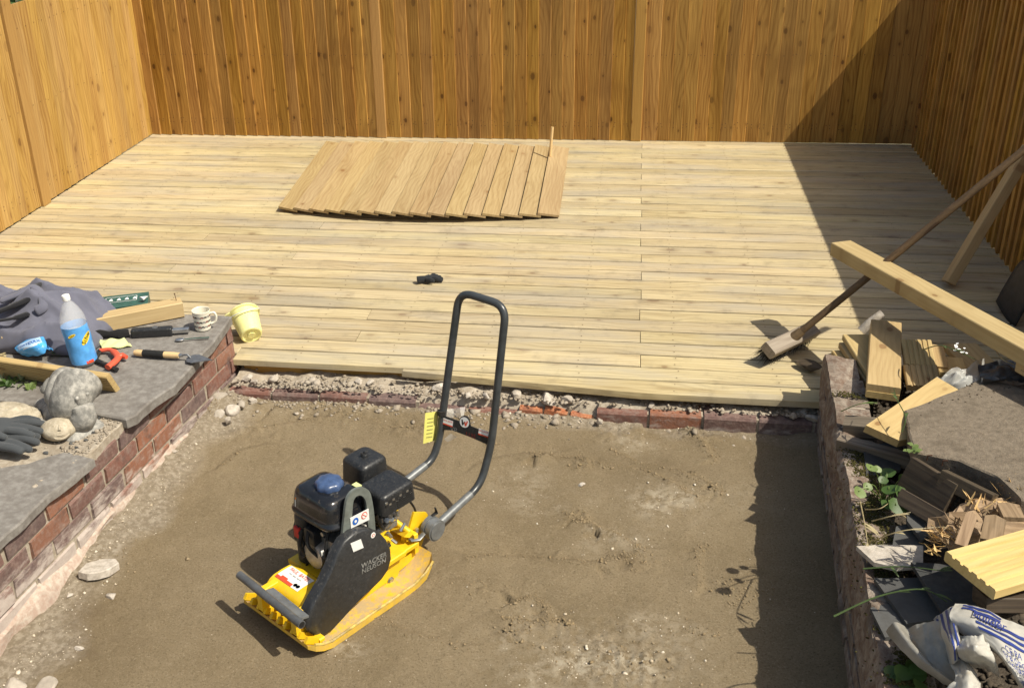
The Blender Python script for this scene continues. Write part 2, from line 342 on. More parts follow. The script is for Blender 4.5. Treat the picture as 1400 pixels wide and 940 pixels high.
M_['earth'] = stone_mat('rough_earth', [(.16, .13, .09, 1), (.2, .16, .11, 1), (.12, .11, .06, 1), (.09, .085, .04, 1)], sc=8, bump=.02)

def brick_mat(name, white, orange=.35):
    w = N(name, .88, .2); p = w.pos(); r = w.rnd(); r2 = w.math('FRACT', w.math('MULTIPLY', r, 9.7))
    c = w.mix(w.ramp(r, .1, .75), (.20, .092, .068, 1), (.135, .092, .086, 1)); c = w.mix(w.math('MULTIPLY', w.math('GREATER_THAN', r2, 1-orange), .6), c, (.30, .125, .065, 1))
    f = w.noise(p, 48., 6, .7); g = w.noise(p, 13., 4, .6); c = w.mix(w.math('MULTIPLY', w.ramp(f, .42, .72), .6), c, (.30, .215, .18, 1))
    c = w.mix(w.math('MULTIPLY', w.ramp(g, .52, .72), .6), c, (.085, .06, .055, 1)); c = w.mix(w.math('MULTIPLY', w.ramp(w.noise(p, 21., 6, .75), .48, .68), .5), c, (.25, .205, .18, 1))
    z = w.n('SeparateXYZ', {0: p}).outputs; h = w.noise(w.map(p, (9, 9, 26)), 1., 6, .7)
    k = w.math('ADD', h, w.math('MULTIPLY', w.math('SUBTRACT', w.math('ADD', white, w.math('MULTIPLY', w.math('SUBTRACT', 3.35, z[1]), .075)), z[2]), 2.6))
    if white > -5: c = w.mix(w.math('MULTIPLY', w.ramp(k, .48, .74), .88), c, w.mix(f, (.38, .31, .28, 1), (.58, .52, .46, 1)))
    w.col(c); w.bump(w.math('ADD', f, w.math('MULTIPLY', g, .6)), .005, .8); return w.m
M_['brick'] = brick_mat('weathered_brick', -.045); M_['kerb'] = brick_mat('kerb_brick', -.09, .1)
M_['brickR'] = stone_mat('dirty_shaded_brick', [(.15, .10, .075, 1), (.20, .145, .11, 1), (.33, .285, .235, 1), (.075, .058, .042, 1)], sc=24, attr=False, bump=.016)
M_['broken'] = stone_mat('broken_orange_brick', [(.42, .14, .06, 1), (.36, .12, .06, 1), (.5, .24, .13, 1), (.2, .1, .075, 1)], sc=60, attr=False, bump=.008)
M_['pink'] = stone_mat('pink_mortar', [(.38, .28, .225, 1), (.41, .31, .25, 1), (.50, .44, .37, 1), (.28, .2, .16, 1)], sc=45)

def cloth(name, c, rough=.9, sc=300., noise=.12, sheen=.2):
    w = N(name, rough, .2); p = w.ob(); f = w.noise(p, sc, 3, .7); g = w.noise(p, 7., 3)
    k = w.mix(w.ramp(g, .3, .7), tuple(x*(1-noise) for x in c[:3])+(1,), tuple(x*(1+noise) for x in c[:3])+(1,)); w.col(w.mix(w.math('MULTIPLY', f, .25), k, tuple(x*.6 for x in c[:3])+(1,)))
    w.b.inputs['Sheen Weight'].default_value = sheen; w.bump(f, .0012, .5); return w.m
M_['fleece'] = cloth('grey_blue_fleece', (.125, .127, .165, 1)); M_['lining'] = cloth('black_lining', (.01, .01, .012, 1)); M_['glove'] = cloth('dark_grey_glove', (.055, .06, .065, 1), sc=160)
M_['bglove'] = cloth('black_glove', (.02, .022, .025, 1), sc=160); M_['paper'] = cloth('yellow_paper', (.72, .68, .18, 1), noise=.05, sheen=0); M_['lime'] = cloth('pale_lime_cloth', (.62, .66, .30, 1), noise=.08)
M_['cord'] = cloth('black_fabric', (.012, .012, .012, 1), sc=220)
def plastic(name, c, rough, trans=0., alpha=1., ior=1.45):
    w = N(name, rough, .5); w.col(c); w.b.inputs['Transmission Weight'].default_value = trans; w.b.inputs['IOR'].default_value = ior; w.b.inputs['Alpha'].default_value = alpha; return w.m
M_['clear'] = plastic('clear_plastic', (.93, .95, .95, 1), .06, 0., .22); M_['film'] = plastic('cloudy_film', (.75, .75, .72, 1), .3, 0., .42); M_['wallet'] = plastic('clear_wallet', (.8, .8, .78, 1), .15, 0., .35)
M_['water'] = plastic('water', (.85, .92, .93, 1), .02, .0, .18)
M_['bucket'] = plain('yellow_bucket_plastic', (.80, .76, .33, 1), .38, .5, noise=.03, dust=.1); M_['bucket'].node_tree.nodes['Principled BSDF'].inputs['Subsurface Weight'].default_value = .25
M_['bucket'].node_tree.nodes['Principled BSDF'].inputs['Subsurface Radius'].default_value = (.01, .009, .003)
M_['wplastic'] = plain('white_plastic', (.78, .78, .75, 1), .35, noise=.02); M_['china'] = plain('cream_china', (.76, .72, .60, 1), .2, .5, noise=.03); M_['label'] = plain('blue_label', (.10, .36, .78, 1), .3, noise=.1, sc=30)
M_['wipes'] = plain('blue_foil', (.08, .38, .80, 1), .25, .6, noise=.12, sc=20); M_['yprint'] = plain('yellow_print', (.85, .62, .03, 1), .45, noise=.03); M_['teal'] = plain('dark_green_card', (.035, .10, .08, 1), .45, noise=.1)
M_['coral'] = plain('coral_plastic', (.62, .10, .05, 1), .4, noise=.06); M_['blade'] = plain('dull_trowel_steel', (.17, .18, .20, 1), .45, .5, metal=.55, dust=.3, sc=60); M_['shovel'] = plain('dark_shovel_steel', (.035, .038, .044, 1), .45, .5, metal=.4, dust=.2)
M_['spoonh'] = plain('green_spoon_handle', (.045, .085, .07, 1), .4); M_['rust'] = plain('rusty_nail', (.12, .06, .035, 1), .7, metal=.3)
M_['bristle'] = cloth('dark_bristles', (.025, .02, .016, 1), sc=90); M_['bheadw'] = wood('dusty_broom_head', (.33, .28, .22, 1), (.16, .125, .09, 1), (.1, .08, .06, 1), .7, .1, .1, dirt=.5)
def leaf(name, c, sub=.0):
    w = N(name, .45, .4); f = w.noise(w.ob(), 30., 3); w.col(w.mix(f, tuple(x*.6 for x in c[:3])+(1,), tuple(min(1, x*1.35) for x in c[:3])+(1,)))
    tr = w.n('BsdfTranslucent', {'Color': tuple(min(1, x*1.7) for x in c[:3])+(1,)}); ms = w.n('MixShader', {0: .3, 1: w.b.outputs[0], 2: tr.outputs[0]}); w.t.links.new(ms.outputs[0], w.t.nodes['Material Output'].inputs[0]); return w.m
M_['leaf'] = leaf('green_leaf', (.065, .12, .03, 1)); M_['leafp'] = leaf('pale_leaf', (.17, .235, .075, 1)); M_['grass'] = leaf('grass_blade', (.085, .13, .045, 1)); M_['straw'] = leaf('dry_stem', (.45, .38, .22, 1)); M_['sage'] = leaf('sage_leaf', (.22, .26, .15, 1)); M_['moss'] = stone_mat('moss', [(.05, .05, .012, 1), (.09, .085, .02, 1), (.06, .045, .015, 1)], sc=90, bump=.006)

# ================================================================ SETTING
# -- earth sheet to the horizon
mb = MB(); mb.add([(-300, -300, -.34), (300, -300, -.34), (300, 300, -.34), (-300, 300, -.34)], [(0, 1, 2, 3)])
tag(obj('ground', mb, M_['earth'], ang=0), 'rough earth running out under and beyond the garden', 'ground', kind='structure')

# -- sand bed
def sand_h(x, y):
    z = -.137-.024*(3.9-y); z = z+fbm(x, y, 1.7, 3, 3)*.024+fbm(x, y, 6., 5, 4)*.016+fbm(x, y, 22., 9, 4)*.010*np.clip(.5+3*fbm(x, y, 1.9, 13, 2), .15, 1.4)
    wx = -1.9+(y-2.43)*.1035; d = x-wx; z = z+.035*np.exp(-(np.maximum(d, 0)/.11)**2)*np.clip((y-2.2)/1.2, .15, 1)
    d2 = .70+(y-2.43)*.069-x; z = z+.02*np.exp(-(np.maximum(d2, 0)/.1)**2)
    z = z+.02*np.exp(-((y-3.86)/.09)**2)*(x < .1)
    f = np.exp(-(((x+.909)/.27)**2+((y-2.712)/.29)**2)**2); return z*(1-f)+(-.172)*f
arcs = [([(835, 620), (880, 637), (930, 650), (965, 662), (985, 676)], 1), ([(745, 627), (800, 634), (850, 640), (900, 656), (950, 682)], 1), ([(730, 630), (760, 626), (800, 632)], .8),
        ([(785, 710), (815, 722), (850, 735), (880, 750)], 1.3), ([(640, 762), (700, 758), (760, 764), (815, 768), (850, 760)], .9), ([(700, 822), (730, 815), (752, 830)], 1), ([(690, 845), (735, 848), (770, 845)], 1),
        ([(340, 592), (420, 580), (480, 577), (540, 590), (585, 590)], 1), ([(940, 598), (960, 610), (975, 632)], 1.2), ([(960, 745), (955, 760), (958, 800)], .5), ([(650, 640), (690, 628), (760, 620)], .5), ([(370, 570), (430, 556), (500, 560)], .8), ([(505, 832), (560, 860), (640, 880)], .4), ([(300, 640), (330, 620), (380, 610)], .5)]
nx, ny = 420, 440; gx = np.linspace(-2.15, 1.0, nx); gy = np.linspace(.9, 4.15, ny); X, Y = np.meshgrid(gx, gy); Zs = sand_h(X, Y)
tone = np.zeros((ny, nx, 4), np.float32); tone[..., 3] = 1
arcpts = []
for pts, amp in arcs:
    P = smooth_path([W(u, v, -.155) for u, v in pts], 10)
    P = [p+Vector((random.gauss(0, .004), random.gauss(0, .004), 0)) for p in P]; arcpts.append((P, amp)); D = np.full(X.shape, 9.); S = np.zeros(X.shape)
    for p, p2 in zip(P[:-1], P[1:]):
        dx, dy = p2.x-p.x, p2.y-p.y; L = dx*dx+dy*dy+1e-9; t = np.clip(((X-p.x)*dx+(Y-p.y)*dy)/L, 0, 1); d = np.hypot(X-p.x-t*dx, Y-p.y-t*dy)
        s = np.sign((X-p.x)*dy-(Y-p.y)*dx); m = d < D; D[m] = d[m]; S[m] = s[m]
    k = np.clip(.45+1.6*fbm(X, Y, 9., 31, 3), 0, 1)
    Zs += amp*k*(.018*np.exp(-(D/.014)**2)+S*.018*np.exp(-(D/.05)**2)*(1-np.exp(-(D/.009)**2)))
    tone[..., 1] = np.maximum(tone[..., 1], .35*amp*np.exp(-(D/.012)**2))
def blob(u, v, rx, ry, ch, a):
    p = W(u, v, -.155); g = np.exp(-(((X-p.x)/rx)**2+((Y-p.y)/ry)**2)*1.2); g = g*np.clip(.7+2.6*fbm(X, Y, 8., 71+u % 13, 4), 0, 1.5); tone[..., ch] = np.clip(np.maximum(tone[..., ch], a*g), 0, 1)
for b in [(915, 690, .16, .12, 0, .9), (760, 690, .16, .09, 0, .75), (712, 660, .10, .14, 0, .8), (860, 615, .10, .07, 0, 1.), (840, 740, .12, .08, 0, .6), (700, 870, .1, .12, 0, .9), (830, 900, .3, .16, 0, .8), (880, 860, .2, .1, 0, .5), (515, 562, .12, .05, 0, .8), (780, 930, .2, .12, 0, .8), (350, 560, .3, .1, 0, .6), (1020, 690, .12, .1, 0, .3), (480, 880, .08, .06, 0, .7),
          (800, 715, .05, .035, 1, 1), (865, 765, .08, .06, 1, .8), (120, 850, .22, .2, 1, .8), (700, 860, .06, .05, 1, .8), (840, 880, .2, .06, 1, .5), (960, 600, .1, .02, 1, 1), (650, 600, .4, .1, 1, .4), (900, 640, .4, .12, 1, .3), (80, 900, .3, .15, 1, .7)]: blob(*b)
wx = -1.9+(Y-2.43)*.1035; dl = X-wx; e = np.clip(1-(dl-.03-.14*vnoise(X*6, Y*6, 4)-.06*np.clip(3-Y, 0, 1))/.10, 0, 1); tone[..., 2] = np.maximum(tone[..., 2], e)
e = np.clip(1-(3.92-.055*X-Y-.03-.09*vnoise(X*9, Y*9, 14))/.05, 0, 1); tone[..., 2] = np.maximum(tone[..., 2], e*(.5+.5*(X < .1)))
Zs += tone[..., 2]*fbm(X, Y, 30., 51, 3)*.02
for u, v, a_, r_ in ((795, 708, .030, .045), (868, 765, .034, .06), (700, 862, .034, .06), (675, 612, .02, .03), (1000, 800, .022, .05), (960, 862, .02, .05), (455, 568, .026, .14), (760, 848, .026, .08), (850, 900, .03, .18), (800, 640, .018, .05), (950, 600, .05, .06), (840, 600, .03, .09), (650, 800, .016, .08), (560, 590, .02, .12), (900, 690, .012, .12), (350, 595, .02, .12), (250, 640, .02, .1)):
    p = W(u, v, -.155); g_ = np.exp(-(((X-p.x)/r_)**2+((Y-p.y)/(r_*.75))**2)); Zs += g_*a_*(np.abs(fbm(X, Y, 26., 201+u % 7, 4))*2.4+.10*fbm(X, Y, 70., 211, 2))
vs = np.stack([X, Y, Zs], -1).reshape(-1, 3); idx = np.arange(nx*ny).reshape(ny, nx)
fs = np.stack([idx[:-1, :-1], idx[:-1, 1:], idx[1:, 1:], idx[1:, :-1]], -1).reshape(-1, 4)
me = bpy.data.meshes.new('sand_bed'); me.from_pydata(vs.tolist(), [], fs.tolist()); me.materials.append(M_['sand']); me.shade_smooth()
at = me.color_attributes.new('tone', 'FLOAT_COLOR', 'POINT'); at.data.foreach_set('color', tone.reshape(-1))
tag(link('sand_bed', me), 'levelled brown sand with curved ridges and crumbs between the two low walls', 'sand', kind='structure')
def sz(x, y):
    i = min(max((x-gx[0])/(gx[1]-gx[0]), 0), nx-1.001); j = min(max((y-gy[0])/(gy[1]-gy[0]), 0), ny-1.001); return float(Zs[int(round(j)), int(round(i))])

# -- rocks: many small stones merged into one mesh, or single stones
def ico(sub):
    bm = bmesh.new(); bmesh.ops.create_icosphere(bm, subdivisions=sub, radius=1); v = np.array([p.co[:] for p in bm.verts]); f = np.array([[p.index for p in q.verts] for q in bm.faces]); bm.free(); return v, f
ICO = {1: ico(1), 2: ico(2), 3: ico(3)}
def rocks(name, P, R, mat, sub=1, flat=.65, jit=.28, parent=None):
    v0, f0 = ICO[sub]; n = len(P); k = len(v0); q = rng.normal(size=(n, 3, 3)); q, _ = np.linalg.qr(q)
    sc = rng.uniform(.6, 1.25, (n, 1, 3)); V = v0[None]*(1+rng.normal(0, jit, (n, k, 1)))*sc; V = np.einsum('nij,nkj->nki', q, V); V[..., 2] *= flat
    V = V*np.asarray(R).reshape(n, 1, 1)+np.asarray(P).reshape(n, 1, 3); Fc = (f0[None]+(np.arange(n)*k)[:, None, None]).reshape(-1, 3)
    me = bpy.data.meshes.new(name); V = V.reshape(-1, 3); me.vertices.add(len(V)); me.vertices.foreach_set('co', V.reshape(-1).astype(np.float32))
    me.loops.add(len(Fc)*3); me.loops.foreach_set('vertex_index', Fc.reshape(-1).astype(np.int32)); me.polygons.add(len(Fc)); me.polygons.foreach_set('loop_start', (np.arange(len(Fc))*3).astype(np.int32)); me.update(calc_edges=True)
    me.validate(); a = me.attributes.new('rnd', 'FLOAT', 'POINT'); a.data.foreach_set('value', np.repeat(rng.random(n), k).astype(np.float32)); me.materials.append(mat)
    return link(name, me, parent)
def one_rock(name, c, size, mat, seed, rot=0., sub=3, parent=None):   # a broken, faceted lump
    r = np.random.default_rng(seed); v0, f0 = ICO[sub]; V = v0.copy()
    for _ in range(9):
        d = r.normal(size=3); d /= np.linalg.norm(d); h = r.uniform(.45, .8); s = V@d; V = V-np.outer(np.maximum(s-h, 0), d)
    V = V+fbm(V[:, 0]+3*V[:, 2], V[:, 1]-2*V[:, 2], 2.2, seed, 4)[:, None]*.12*v0; mb = MB(); mb.add([Vector(p*np.array(size)) for p in V], [tuple(int(i) for i in t) for t in f0])
    return obj(name, mb, mat, parent, T(c) @ Rz(rot), 28)

# scattered crumbs of sand along the ridges and pale grit in the pale patches
P, R = [], []
for pts, amp in arcpts:
    for p in pts:
        for _ in range(int(8*amp)): x, y = p.x+random.gauss(0, .016), p.y+random.gauss(0, .012); r = random.uniform(.001, .0035)*(1.8 if random.random() < .08 else 1); P.append((x, y, sz(x, y)+r*.3)); R.append(r)
cl = [(795, 708, 130, .03), (868, 765, 170, .045), (700, 862, 120, .04), (675, 612, 40, .02), (1000, 800, 110, .04), (1010, 820, 60, .03), (960, 862, 60, .03), (455, 568, 90, .09), (760, 848, 80, .05), (850, 900, 260, .14), (1050, 812, 40, .03), (660, 800, 60, .05), (800, 640, 50, .03), (170, 760, 120, .12), (290, 570, 120, .05)]
for u, v, n, s in cl:
    p = W(u, v, -.155)
    for _ in range(int(n*.7)): x, y = p.x+random.gauss(0, s), p.y+random.gauss(0, s*.7); r = random.uniform(.001, .004)*(1.9 if random.random() < .08 else 1); P.append((x, y, sz(x, y)+r*.3)); R.append(r)
tag(rocks('sand_crumbs', P, R, M_['crumb']), 'small clumps of damp sand crumbled over the sand bed', 'sand crumbs', kind='stuff')
P, R = [], []
for _ in range(22000):
    x = random.uniform(-1.85, .72); y = random.uniform(1.9, 3.9); i = int((x-gx[0])/(gx[1]-gx[0])); j = int((y-gy[0])/(gy[1]-gy[0])); a = max(tone[j, i, 0], tone[j, i, 2]*.8, .010)
    if random.random() < a*.6: r = random.uniform(.0008, .003)*(1+1.6*(random.random() < .08)); P.append((x, y, sz(x, y)+r*.2)); R.append(r)
tag(rocks('grit', P, R, M_['pebble']), 'pale grit and tiny stones strewn over the sand', 'grit', kind='stuff')

# -- deck ----------------------------------------------------------
DX0, DX1, DY1, PITCH = -3.745, 1.955, 7.726, .1212
def front(x): return 3.899+max(0., .084-x)*.062
deck = thing('timber_deck', 'raised deck of pale weathered softwood boards in front of the fences', 'deck', V3(-.9, 5.8, -.2))
Y0 = 3.899; rows = 33; rnd = random.Random(3)
for k in range(rows):
    y0 = Y0+k*PITCH+(.0025 if k else 0); y1 = y0+PITCH-.0125
    if y1 > DY1: y1 = DY1
    if y1-y0 < .03: continue
    if k % 2 == 0 and k >= 2: cuts = [DX0, .082+rnd.uniform(-.004, .004), DX1]
    else: cuts = [DX0, rnd.choice((-1.83, -2.45, -1.22))+rnd.uniform(-.03, .03), DX1]
    for xa, xb in zip(cuts[:-1], cuts[1:]):
        xa += .0015; xb -= .0015; th = .028; c = .004; M = T((xa, y0, rnd.uniform(-.0012, .0012))); m = MB(); L = xb-xa; w = y1-y0
        if k == 0 and xb > -1.7 or k < 3 and xa < -1.7:           # boards trimmed along the slanting front edge, notched round the planter
            m = MB(); x0 = max(xa, -1.738) if k < 2 else xa
            if x0 >= xb-.05: continue
            fa, fb = max(front(x0), y0)-y0, max(front(xb), y0)-y0
            if fa >= w-.02 and fb >= w-.02: continue
            if fa > w-.02: t = (fa-(w-.02))/(fa-fb); x0 = x0+(xb-x0)*t; fa = w-.02
            xk = .084
            q = [(x0-xa, fa), (L, fb), (L, w), (x0-xa, w)] if not x0 < xk < xb else [(x0-xa, fa), (xk-xa, max(front(xk), y0)-y0), (L, fb), (L, w), (x0-xa, w)]
            if k == 2 and x0 < -1.8: q = [(0, 4.085-y0), (-1.738-xa, 4.085-y0), (-1.738-xa, max(fa, front(-1.73)-y0)), (L, fb), (L, w), (0, w)] if 4.085-y0 < w-.01 else [(-1.738-xa, max(0, front(-1.73)-y0)), (L, fb), (L, w), (-1.738-xa, w)]
            m.prism(q, -th, -c*.5, inset=c)
        else: m.box((0, 0, -th), (L, w, 0), c=c)
        obj('plank', m, M_['deck'], deck, M, 25)
m = MB()
for k in range(rows):
    for x in np.arange(DX0+.2, DX1, .42):
        for q in (.03, .09):
            y = Y0+k*PITCH+q; xx = x+rnd.gauss(0, .006)
            if y < front(xx)+.02 or (xx < -1.7 and y < 4.1) or y > DY1-.01: continue
            k0 = len(m.v); m.v += [(xx+.003*math.cos(t), y+.003*math.sin(t), .0021) for t in (0, 1.05, 2.1, 3.14, 4.19, 5.24)]; m.f.append(tuple(range(k0, k0+6)))
scr = obw('screw_heads', m, M_['rust'], deck, 0); scr['kind'] = 'stuff'
for y in (4.06, 4.9, 5.75, 6.6, 7.5):                                # bearers that carry the boards
    m = MB(); xs = -1.70 if y < 4.1 else DX0+.05; m.box((0, 0, -.12), (DX1-.05-xs, .045, -.0305), c=.002); obj('bearer', m, M_['post'], deck, T((xs, y, 0)), 25)

# -- fences ---------------------------------------------------------
def fence(name, label, O, along, total, posts, h, mat, e, flips, wid=None, post_w=.09, base=0.0, proud=.05, postmat='post', seed=1, steps=None, cap=False):
    """boards stand on the line from O; 'along' runs to the viewer's right, the face looks towards the garden"""
    al = Vector(along).normalized(); up = Vector((0, 0, 1)); out = al.cross(up); rn = random.Random(seed)      # out points at the viewer
    f = thing(name, label, 'fence', Vector(O))
    edges = [0]+posts+[total]
    for pi in range(len(edges)-1):
        a = edges[pi]+(post_w/2 if pi else 0); b = edges[pi+1]-(post_w/2 if pi < len(edges)-2 else 0)
        pan = bpy.data.objects.new('panel', None); COL.objects.link(pan); pan.parent = f; pan.empty_display_size = .05
        P0 = Vector(O)+al*a; pan.matrix_basis = f.matrix_basis.inverted() @ T(P0); Mp = T(P0)
        n = max(1, round((b-a)/e)); ee = (b-a)/n; fl = flips[pi]; w = ee+.022
        for i in range(n):
            m = MB(); L = h-base+rn.uniform(-.002, .002); t0, t1 = .006, (steps or [.02]*9)[pi]
            # outline: y across (towards 'along'), z out
            if fl: pr = [(0, .0), (w, .0), (w, t0), (.003, t1), (0, t1-.002)]; s = i*ee-.022
            else: pr = [(0, .0), (w, .0), (w, t1-.002), (w-.003, t1), (0, t0)]; s = i*ee
            if s < 0: pr = [(max(y, -s), z) for y, z in pr]
            if s+w > b-a: pr = [(min(y, b-a-s), z) for y, z in pr]
            tilt = rn.gauss(0, .0025); B = (al*math.cos(tilt)+up*math.sin(tilt)); U = out.cross(B)*-1
            U = B.cross(out)*-1 if B.cross(out).z < 0 else B.cross(out)
            O2 = Vector((0, 0, 0))+al*s+up*base+out*(rn.uniform(0, .0025))
            Mb = Matrix(((U.x, B.x, out.x, O2.x), (U.y, B.y, out.y, O2.y), (U.z, B.z, out.z, O2.z), (0, 0, 0, 1)))
            m.profile(pr, 0, L); o = bpy.data.objects.new('board', m.mesh('board', mat, 25)); COL.objects.link(o); o.parent = pan; o.matrix_basis = Mb
        m = MB()
        for i in range(n):
            for zz in (base+.10, base+.13, (base+h)*.5, h-.14):
                for q in (.3, .62):
                    xx = (i+q)*ee+rn.gauss(0, .004); z2 = zz+rn.gauss(0, .005); oo = .006+((steps or [.02]*9)[pi]-.006)*(q if not fl else 1-q)+.0035; k0 = len(m.v); m.v += [(xx+.0035*math.cos(t), z2+.0035*math.sin(t), oo) for t in (0, 1.05, 2.1, 3.14, 4.19, 5.24)]; m.f.append(tuple(range(k0, k0+6)))
        o = bpy.data.objects.new('nail_heads', m.mesh('nail_heads', M_['rust'], 0)); COL.objects.link(o); o.parent = pan; o['kind'] = 'stuff'; o.matrix_basis = Matrix(((al.x, up.x, out.x, 0), (al.y, up.y, out.y, 0), (al.z, up.z, out.z, 0), (0, 0, 0, 1)))
        m = MB()
        for zz in (base+.12, h-.15): m.box((0, zz, -.045), (b-a, zz+.05, -.002))
        o = bpy.data.objects.new('rail', m.mesh('rail', mat, 0)); COL.objects.link(o); o.parent = pan; o.matrix_basis = Matrix(((al.x, up.x, out.x, 0), (al.y, up.y, out.y, 0), (al.z, up.z, out.z, 0), (0, 0, 0, 1)))
    if cap:  # unseen rail added to keep the fence-top shadow edge straight on the deck
        m = MB(); m.box((0, -.03, 0), (total, .036, .022), c=.003); obj('shadow_edge_rail', m, mat, f, Matrix(((al.x, out.x, up.x, O[0]), (al.y, out.y, up.y, O[1]), (al.z, out.z, up.z, h+.001), (0, 0, 0, 1))), 25)
    for p in posts:
        m = MB(); m.box((0, -post_w/2, -.03), (h+.12-base, post_w/2, proud), c=.004); Q = Vector(O)+al*p+up*base
        obj('post', m, M_[postmat], f, Matrix(((up.x, al.x, out.x, Q.x), (up.y, al.y, out.y, Q.y), (up.z, al.z, out.z, Q.z), (0, 0, 0, 1))), 25)
    return f
HF = 1.24
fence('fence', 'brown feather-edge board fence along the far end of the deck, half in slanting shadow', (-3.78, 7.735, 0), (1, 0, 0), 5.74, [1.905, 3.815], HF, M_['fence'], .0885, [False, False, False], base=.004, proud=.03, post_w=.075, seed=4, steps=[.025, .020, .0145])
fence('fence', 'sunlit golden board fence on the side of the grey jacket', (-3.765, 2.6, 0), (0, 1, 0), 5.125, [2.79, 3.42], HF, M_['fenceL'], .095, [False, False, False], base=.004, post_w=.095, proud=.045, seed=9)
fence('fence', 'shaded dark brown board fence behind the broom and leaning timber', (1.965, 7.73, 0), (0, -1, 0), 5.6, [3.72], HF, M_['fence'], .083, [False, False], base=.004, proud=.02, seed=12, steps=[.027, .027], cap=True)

# -- left planter: brick wall, coping, soil --------------------------
LA, LB = V3(-1.905, 2.38, 0), V3(-1.732, 4.055, 0); ld = (LB-LA).normalized(); ln = V3(ld.y, -ld.x, 0)          # ln faces the sand
def brick_wall(name, label, A, d, n, length, ztop, courses, mat, mort, seed, depth=.10, rag=0., bl=.215, skip=()):
    rn = random.Random(seed); f = thing(name, label, 'wall', V3(A.x, A.y, ztop-courses*.075))
    m = MB(); m.box((.004, -depth+.002, .0), (length-.004, -.008, courses*.075-.012)); zb = ztop-courses*.075
    Mw = Matrix(((d.x, n.x, 0, A.x), (d.y, n.y, 0, A.y), (0, 0, 1, zb), (0, 0, 0, 1)))
    obj('mortar', m, M_[mort], f, Mw, 0); made = {}
    for c in range(courses):
        x = -(bl+.01)/2 if c % 2 else 0
        while x < length-.03:
            xa = max(x, 0); xb = min(x+bl, length); x += bl+.01
            if xb-xa < .03 or (c, round(xa, 1)) in skip: continue
            L = xb-xa+rn.uniform(-.004, .002); key = (round(L, 3), rn.randrange(3)); z = c*.075+rn.uniform(-.001, .002)
            m = MB(); cc = rn.uniform(.002, .005); e_ = lambda: max(.001, rn.gauss(.004, .0035)); pr = [(-depth+cc, 0), (-e_(), 0), (0, e_()), (rn.uniform(-.002, .002), .064-e_()), (-e_(), .064), (-depth+cc, .064)]; m.profile(pr, 0, L)
            m.v = [(x_+(e_() if x_ < .01 else -e_())*(y_ > -.03), y_, z_) for x_, y_, z_ in m.v]
            obj('brick', m, mat, f, Mw @ T((xa, rn.uniform(-.003, .003)-(rag*rn.random() if c == courses-1 else 0), z)) @ Rz(rn.gauss(0, .006)), 25)
    return f, Mw
wl = (LB-LA).length
AL = LA-ld*1.3
lw, MLW = brick_wall('brick_wall', 'low brick retaining wall with whitened lower courses beside the sand, tools on top', AL, ld, ln, wl+1.3, .158, 5, M_['brick'], 'mortar', 5)
m = MB()                                                         # end return of the wall, facing the deck
obj('end_brick', MB().box((-.6, -.1, 0), (0, 0, .3), c=.004), M_['brick'], lw, frame(V3(LB.x-.002, LB.y+.004, -.142), (ld.y, -ld.x, 0), ld) @ T((-.004, 0, 0)), 25)
pl = MB()                                                        # pinkish footing, spreading out at the near end
fp = []; 
for i, u in enumerate(np.linspace(0, wl+1.3, 60)):
    base = AL+ld*float(u); wdt = .016+.028*(1-min(1, u/2.4))+.018*math.sin(u*9.1)+.012*math.sin(u*23); ze = sz(base.x+.05, base.y)+.008
    h1 = -.135+.012*math.sin(u*14); 
    if u > 2.35: wdt *= .25
    for w_, z_ in ((-.005, h1+.03), (.012, h1+.018), (wdt*.7, h1-.012), (wdt, ze-.03)): pl.v.append(tuple(base+ln*w_+V3(0, 0, z_+.006*n1(u*20, w_*90, 1., 8))))
for i in range(59):
    for j in range(3): pl.f.append((i*4+j, (i+1)*4+j, (i+1)*4+j+1, i*4+j+1))
obw('footing', pl, M_['pink'], lw, 60)
m = MB(); m.box((-1.2, .9, -.34), (-.101, 4.045, .12)); 
tag(obj('planter_soil', MB().add([(-3.70, .95, .135), (-2.06, .95, .135), (-1.86, 4.03, .135), (-3.70, 4.03, .135), (-3.70, .95, -.33), (-2.06, .95, -.33), (-1.86, 4.03, -.33), (-3.70, 4.03, -.33)], [(0, 1, 2, 3), (4, 5, 1, 0), (5, 6, 2, 1), (6, 7, 3, 2), (7, 4, 0, 3)]), M_['soil'], None, None, 0), 'dark soil filling the raised bed behind the tool-topped brick wall', 'soil', kind='structure')
def slab(name, poly, z0, z1, mat, parent, seed, rough=.006, n=9, M=None):  # ragged stone slab, outline in world x, y
    pts = []
    for a, b in zip(poly, poly[1:]+poly[:1]):
        a, b = Vector(a), Vector(b); L = (b-a).length; k = max(1, int(L/.035))
        for i in range(k): p = a+(b-a)*(i/k); w = (b-a).normalized(); q = Vector((w.y, -w.x)); p = p+q*rough*2.2*n1(p.x+seed, p.y, 14., seed); pts.append((p.x, p.y))
    mb = MB(); mb.prism(pts, z0, z1-.008, inset=.008); return obw(name, mb, mat, parent, 35) if M is None else obj(name, mb, mat, parent, M, 35)
g2 = lambda u, v, z=.2: tuple(W(u, v, z)[:2])
far = [g2(316, 431), g2(303, 452), g2(284, 476), g2(262, 499), g2(238, 526), g2(210, 545), g2(186, 566), g2(172, 572), g2(150, 568), g2(110, 560), (-2.75, 3.28), (-2.75, 4.052), (-2.3, 4.056)]
slab('coping_slab', far, .158, .20, M_['conc'], lw, 3, .007)
near = [g2(128, 622), g2(100, 645), g2(66, 672), g2(30, 706), g2(0, 733), (-2.03, 1.2), (-3.0, 1.2), (-3.0, 2.78), g2(-40, 640), g2(40, 628), g2(90, 612)]
slab('coping_slab', near, .155, .19, M_['conc'], lw, 8, .009)
